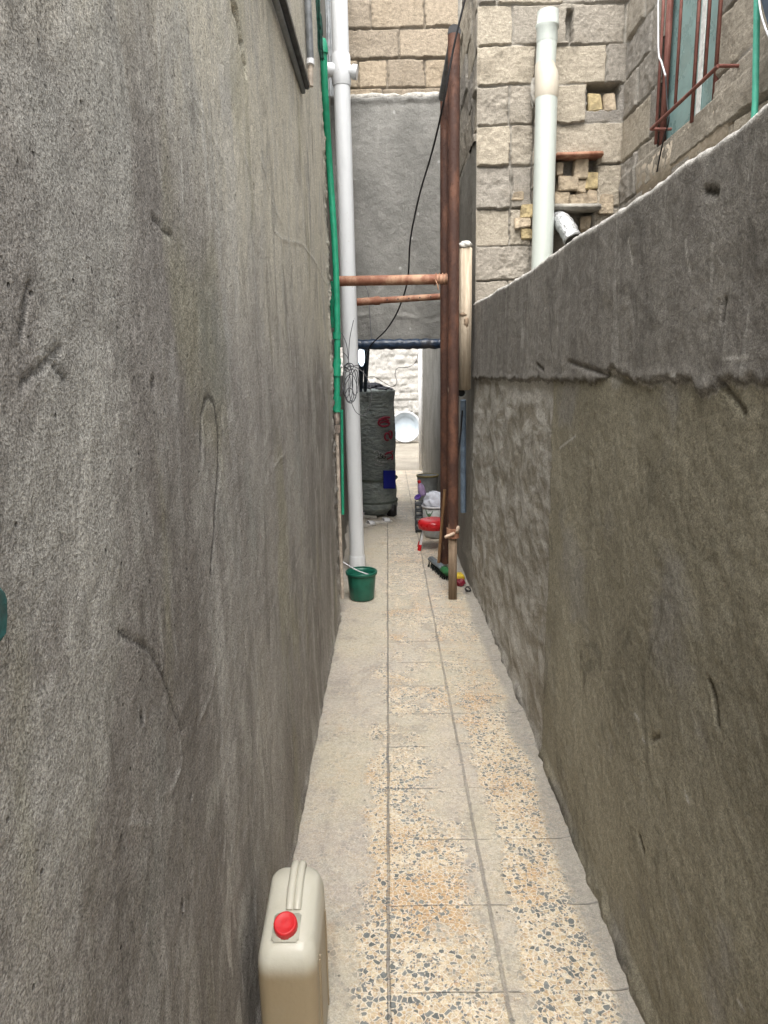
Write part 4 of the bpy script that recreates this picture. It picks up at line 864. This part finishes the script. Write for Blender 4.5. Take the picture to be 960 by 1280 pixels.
# --- jerrycan
CX, CY = -.236, 1.345; cw, cdp, ch = .130, .225, .40
t = thing('jerrycan', (CX, CY, 0), 'cloudy plastic jerrycan with red cap standing on the floor against the left wall', 'jerrycan')
def rrect(hx, hy, r, n=6):
    out = []
    for sx, sy, a0 in ((1, 1, 0), (-1, 1, 90), (-1, -1, 180), (1, -1, 270)):
        for k in range(n+1):
            a = R(a0+90*k/n); out.append((sx*(hx-r)+r*math.cos(a), sy*(hy-r)+r*math.sin(a)))
    return out
rings = []
prof = [(0, .88, .0), (.008, .96, 0), (.02, 1, 0), (.10, 1.015, 0), (.18, 1.0, 0), (.28, 1.01, 0), (.315, 1.0, 0), (.33, .985, 0), (.342, .95, 0), (.352, .90, 0), (.358, .80, 0), (.360, .5, 0), (.360, .0, 0)]
def canz(x, y, z):   # shoulders slope down to the front where the cap sits
    k = max(0, (z-.27)/.09); f = (y+.5*cdp)/cdp      # 0 front, 1 back
    return z+k*(.045*min(1, max(0, (f-.05)/.75))-.012*(abs(x)/(cw/2))**3)
vv = []; base_ = rrect(cw/2, cdp/2, .028); nb_ = len(base_)
for (z, s, _) in prof:
    for (x, y) in base_:
        X_ = x*s if z < .34 else math.copysign(max(abs(x)-(1-s)*.075, 0), x) if s > 0 else 0
        Y_ = y*s if z < .34 else math.copysign(max(abs(y)-(1-s)*.118, 0), y) if s > 0 else 0
        vv.append((CX+X_, CY+Y_, canz(X_, Y_, z)))
ff = []
for j in range(len(prof)-1):
    for k in range(nb_): a = j*nb_+k; b = j*nb_+(k+1) % nb_; ff.append((a, b, b+nb_, a+nb_))
MB().add(vv, ff, True).add([v for v in vv[:nb_]], [tuple(range(nb_))[::-1]]).build('body', M['can'], t)
topz = lambda x, y: canz(x, y, .360)
hd = MB(); hx = .006
pts = [(CX+hx, CY+.095, topz(0, .095)-.01), (CX+hx, CY+.09, topz(0, .09)+.003), (CX+hx, CY+.05, topz(0, .05)+.007), (CX+hx, CY+.0, topz(0, 0)+.006), (CX+hx, CY-.02, topz(0, -.02)-.002)]
for dx in (-.0085, .0085): hd.tube(spline([(a+dx, b, c) for a, b, c in pts], 8), .0095, 12)
hd.build('handle', M['can'], t)
pk = MB(); pk.box((CX-.004, CY-.060, topz(0, -.06)+.001), (.060, .066, .010), Matrix.Rotation(R(12), 3, 'X'), bev=.0045); pk.build('neck_plate', M['can'], t)
sr_ = MB()
for yy in (-.072, -.060, .070): sr_.tube([(CX+cw/2+.0006, CY+yy, .03), (CX+cw/2+.0012, CY+yy, .30)], .0028, 6)
sr_.build('side_ridge', M['can'], t)
capc = Vector((CX-.004, CY-.066, topz(0, -.066)+.008)); cax = Vector((0, -.42, 1)).normalized()
MB().lathe(capc, [(.0255, 0), (.0255, .016), (.0243, .0195), (.0215, .021), (.0185, .0193), (.007, .0193), (0, .0198)], 48, cax, wob=lambda a, z: .012*math.cos(a*24) if z < .017 else 0).build('cap', M['cap'], t)

# --- cluster by the right wall
def cyl(c, prof, name, mat, parent, seg=36, **k): return MB().lathe(c, prof, seg, **k).build(name, mat, parent)
# grey tub with mustard rim
q = P(532, 594, Y=7.75); X0 = q.x+.125; t = thing('tub', (X0, 7.75, 0), 'grey tub with a mustard yellow rim, furthest back beside the passage wall', 'tub'); X0 = min(X0, .445); t.location.x = X0
hz = q.z; cyl((X0, 7.75, 0), [(0, .01), (.09, .01), (.10, .02), (.12, hz), (.114, hz), (.09, .03), (0, .03)], 'body', M['greyp'], t); cyl((X0, 7.75, 0), [(.118, hz-.014), (.128, hz-.012), (.13, hz+.006), (.113, hz+.006)], 'rim', M['rim'], t)
# pale bucket full of white cloth
q = P(528, 632, Y=6.55); BZ = q.z; X1 = q.x+.125; t = thing('bucket', (X1, 6.55, 0), 'pale grey bucket behind the red stool, heaped with white cloth', 'bucket')
cyl((X1, 6.55, 0), [(0, .008), (.10, .008), (.105, .02), (.128, BZ), (.122, BZ), (.10, .03), (0, .03)], 'body', M['greyp'], t); cyl((X1, 6.55, 0), [(.126, BZ-.012), (.134, BZ-.01), (.134, BZ+.004), (.122, BZ+.004)], 'rim', M['whitep'], t)
cz = MB(); cz.blob((X1+.015, 6.55, BZ+.025), (.128, .12, .115), 31, .28, 40, 26, 4); o = cz.build('cloth_heap', M['cloth']); tag(o, 'white cloth heaped in the pale bucket behind the red stool', 'cloth')
# dark crate beside it
q = P(525, 656, Y=6.75); cr = MB(); cx_, cy_ = q.x-.005, 6.8; hz = P(525, 630, Y=6.75).z
for k in range(5): z = .02+hz*k/4.6; cr.box((cx_, cy_, z+.012), (.085, .16, .022), bev=.003)
for dx in (-.036, .036):
    for dy in (-.07, .07): cr.box((cx_+dx, cy_+dy, hz/2+.01), (.012, .016, hz+.012))
o = cr.build('slatted_crate', simple('dark grey plastic', (.055, .06, .065), .5)); tag(o, 'narrow dark slatted crate left of the pale bucket', 'crate')
o = cyl(P(522.8, 622.5, Y=6.78), [(0, 0), (.026, 0), (.034, .008), (.036, .02), (.03, .022), (.022, .014), (0, .012)], 'purple_lid', M['purple'], None, 28, axis=Vector((-.5, -.5, .75))); tag(o, 'small purple plastic lid resting on the dark crate', 'lid')
bb = P(529, 619, Y=6.85); ba = Vector((-.28, -.1, 1)).normalized(); t = thing('bottle', bb, 'lilac plastic bottle with red cap leaning against the white cloth', 'bottle')
cyl(bb, [(0, 0), (.034, 0), (.036, .02), (.036, .08), (.030, .105), (.018, .125), (.015, .14)], 'body', M['lilac'], t, 24, axis=ba); cyl(bb+ba*.135, [(0.017, 0), (.018, .02), (.015, .028), (0, .03)], 'cap', M['cap'], t, 20, axis=ba)
# green sprig
sp = MB(); c0 = P(537, 647, Y=6.25)
for x, y in ((532, 637), (541, 639), (537, 641), (535, 643)): sp.tube([c0, P((536+x)/2, 643, Y=6.27), P(x, y, Y=6.28)], [.003, .006, .002], 6)
o = sp.build('leaf_sprig', simple('dark green leaf', (.03, .09, .03), .6)); tag(o, 'dark green leaf sprig poking up behind the red stool seat', 'sprig')
# red stool
f1 = P(523.5, 690, Z=.012); f2 = P(521, 680, Z=.012); zs_ = P(536, 665, Y=5.93).z; SX, SY = P(523, 660, Y=6.05).x+.145, 6.07; print('stool', f1, f2, zs_, SX, SY)
hz = P(545, 648, Y=6.07).z
t = thing('stool', (SX, SY, 0), 'small round red plastic stool with white legs and red feet', 'stool')
cyl((SX, SY, 0), [(0, hz), (.03, hz-.003), (.10, hz-.003), (.135, hz-.012), (.148, hz-.03), (.148, hz-.085), (.143, hz-.088), (.138, hz-.04), (0, hz-.03)], 'seat', M['red'], t, 44)
for k, a_ in enumerate((205, 150, 335, 30)):
    tp = Vector((SX+.10*math.cos(R(a_)), SY+.10*math.sin(R(a_)), hz-.05)); bt = Vector((SX+.150*math.cos(R(a_)), SY+.150*math.sin(R(a_)), .03)); MB().tube([tp, bt], .0115, 12).build('leg', M['whitep'] if k != 1 else M['steel'], t)
    MB().tube([bt.lerp(tp, .12), bt, bt+(bt-tp).normalized()*.03], [.015, .0175, .0175], 12).build('foot', M['red'], t)
# broom
h1 = P(538, 700, Z=.05); h2 = P(561, 718, Z=.05); dv = h2-h1; mid = (h1+h2)/2; ang = math.atan2(dv.y, dv.x)
t = thing('broom', (mid.x, mid.y, 0), 'brush head of grey and green plastic with brown stick handle, beside the props', 'broom')
MB().box(mid+Vector((0, 0, .015)), (dv.length, .055, .04), Matrix.Rotation(ang, 3, 'Z'), bev=.012).build('head', M['slateg'], t)
MB().box(mid+dv*.36+Vector((0, 0, .012)), (dv.length*.3, .062, .048), Matrix.Rotation(ang, 3, 'Z'), bev=.012).build('end_block', M['brgreen'], t)
br = MB(); r9 = random.Random(3)
for i in range(150):
    s = r9.random(); w_ = r9.uniform(-.026, .026); pz_ = h1.lerp(h2, s)+Vector((-math.sin(ang), math.cos(ang), 0))*w_
    br.tube([pz_, Vector((pz_.x+r9.uniform(-.008, .008)-.01, pz_.y-.012+r9.uniform(-.008, .008), .002))], .0022, 4, False)
br.build('bristles', M['blackbr'], t)
hp = [P(548, 702, Y=mid.y), P(551.5, 665, Y=mid.y+.03), P(556, 612, Y=5.3)]; tubeobj([Vector((hp[0].x, hp[0].y, .05)), hp[1], hp[2]], .013, 'handle', M['brownstick'], t, 10)
# packet
pc = P(575, 727, Z=.03); t = thing('snack_packet', (pc.x, pc.y, 0), 'small crumpled yellow and maroon packet on the floor behind the timber post', 'packet')
MB().blob((pc.x, pc.y+.02, .062), (.036, .03, .030), 21, .5, 24, 16, 4).build('upper_half', M['yellow'], t); MB().blob((pc.x, pc.y-.012, .026), (.036, .03, .030), 23, .5, 24, 16, 4).build('lower_half', M['maroon'], t)
# dark debris curl at the wall foot
dq = MB(); c = P(585, 738, Z=.015)
for i in range(4): dq.tube(spline([(c.x+.022*math.cos(a+i)*(1-.1*i), c.y+.05*math.sin(a+i), .012+.02*abs(math.sin(a*1.5+i))) for a in np.linspace(0, 5.6, 8)], 4), .003, 6)
o = dq.build('wire_scrap', M['black']); tag(o, 'curled black wire scrap at the foot of the right wall', 'scrap')
# pipe, cable and batten at the right wall end
t = thing('wall_pipe', P(578.5, 640, Y=5.0), 'blue grey pipe hugging the right wall behind the rusty props, capped by a black bore', 'pipe')
tubeobj([P(579, 640, Y=5.15), P(579, 500, Y=5.0)], .021, 'pipe', M['bluegrey'], t, 16, False)
c = P(577, 491, Y=4.72); MB().lathe(c, [(.030, .14), (.032, 0), (.026, -.002), (.025, .12)], 24, Vector((0, 1, 0))).build('pipe_end', M['greyp'], t); MB().disc(c+Vector((0, .03, 0)), .026, Vector((0, 1, 0))).build('bore', M['black'], t)
o = tubeobj([P(578, 513, Y=4.85), P(576, 540, Y=4.85), P(572, 575, Y=4.83), P(571, 605, Y=4.8)], .006, 'short_cable', M['black'], None, 8); tag(o, 'short black cable hanging between the rusty prop and the blue grey pipe', 'cable')
a = P(573.5, 488, Y=4.66); b_ = P(589.5, 308, Y=4.66); bx = MB(); w_ = P(589, 400, Y=4.66).x-P(574, 400, Y=4.66).x
bx.box(((P(581.7, 400, Y=4.66)).x, 4.70, (a.z+b_.z)/2), (w_, .07, b_.z-a.z), bev=.008, jit=.004)
t = thing('timber_batten', (a.x+w_/2, 4.70, a.z), 'pale knotty timber batten with mortar dab on top, fixed right of the rusty props', 'batten'); bx.build('board', M['batten'], t)
MB().blob(P(581.5, 306, Y=4.69), (w_*.55, .04, .022), 41, .4).build('mortar_dab', simple('white mortar', (.6, .58, .54), .9), t)
kn = MB(); kn.blob(P(583, 402, Y=4.663), (.016, .006, .030), 43, .5); kn.blob(P(579, 393, Y=4.663), (.022, .005, .012), 44, .5); kn.build('knot', M['wood'], t)
# things high on the right
o = tubeobj([P(944, 150, X=1.48)+Vector((0, 0, -.5)), P(944, 130, X=1.48), P(947, -40, X=1.48)], .0125, 'mint_pipe', M['mint'], None, 12, False); tag(o, 'mint green pipe running up the block house at the far right edge', 'pipe')
d0 = P(951, -40, X=1.42); d1 = P(975, 42, X=1.42); o = MB().prism([P(949, -60, X=1.44), P(949.5, -5, X=1.44), P(964, 46, X=1.44), P(1010, 90, X=1.44), P(1010, -60, X=1.44)], (.06, 0, 0)).build('slate_panel', M['slate']); tag(o, 'dark slate blue panel cut off by the top right corner', 'panel')
o = tubeobj([P(947, -30, X=1.43), P(950, 10, X=1.43), P(957, 36, X=1.43), P(968, 60, X=1.43)], .004, 'white_cord', M['whitep'], None, 6); tag(o, 'thin white cord along the edge of the dark slate panel', 'cord')
o = tubeobj([P(823, -30, X=1.47), P(823, 60, X=1.47), P(827, 78, X=1.47), P(832, 95, X=1.46)], .005, 'white_cord', M['whitep'], None, 6); tag(o, 'white cord hanging beside the left frame of the window', 'cord')
o = tubeobj([P(832, 95, X=1.5), P(834, 130, X=1.5), P(836, 150, X=1.5), P(830, 172, X=1.5), P(826, 190, X=1.52), P(821, 215, X=1.53)], .004, 'black_wire', M['black'], None, 6); tag(o, 'thin black wire trailing below the left side of the window', 'wire')
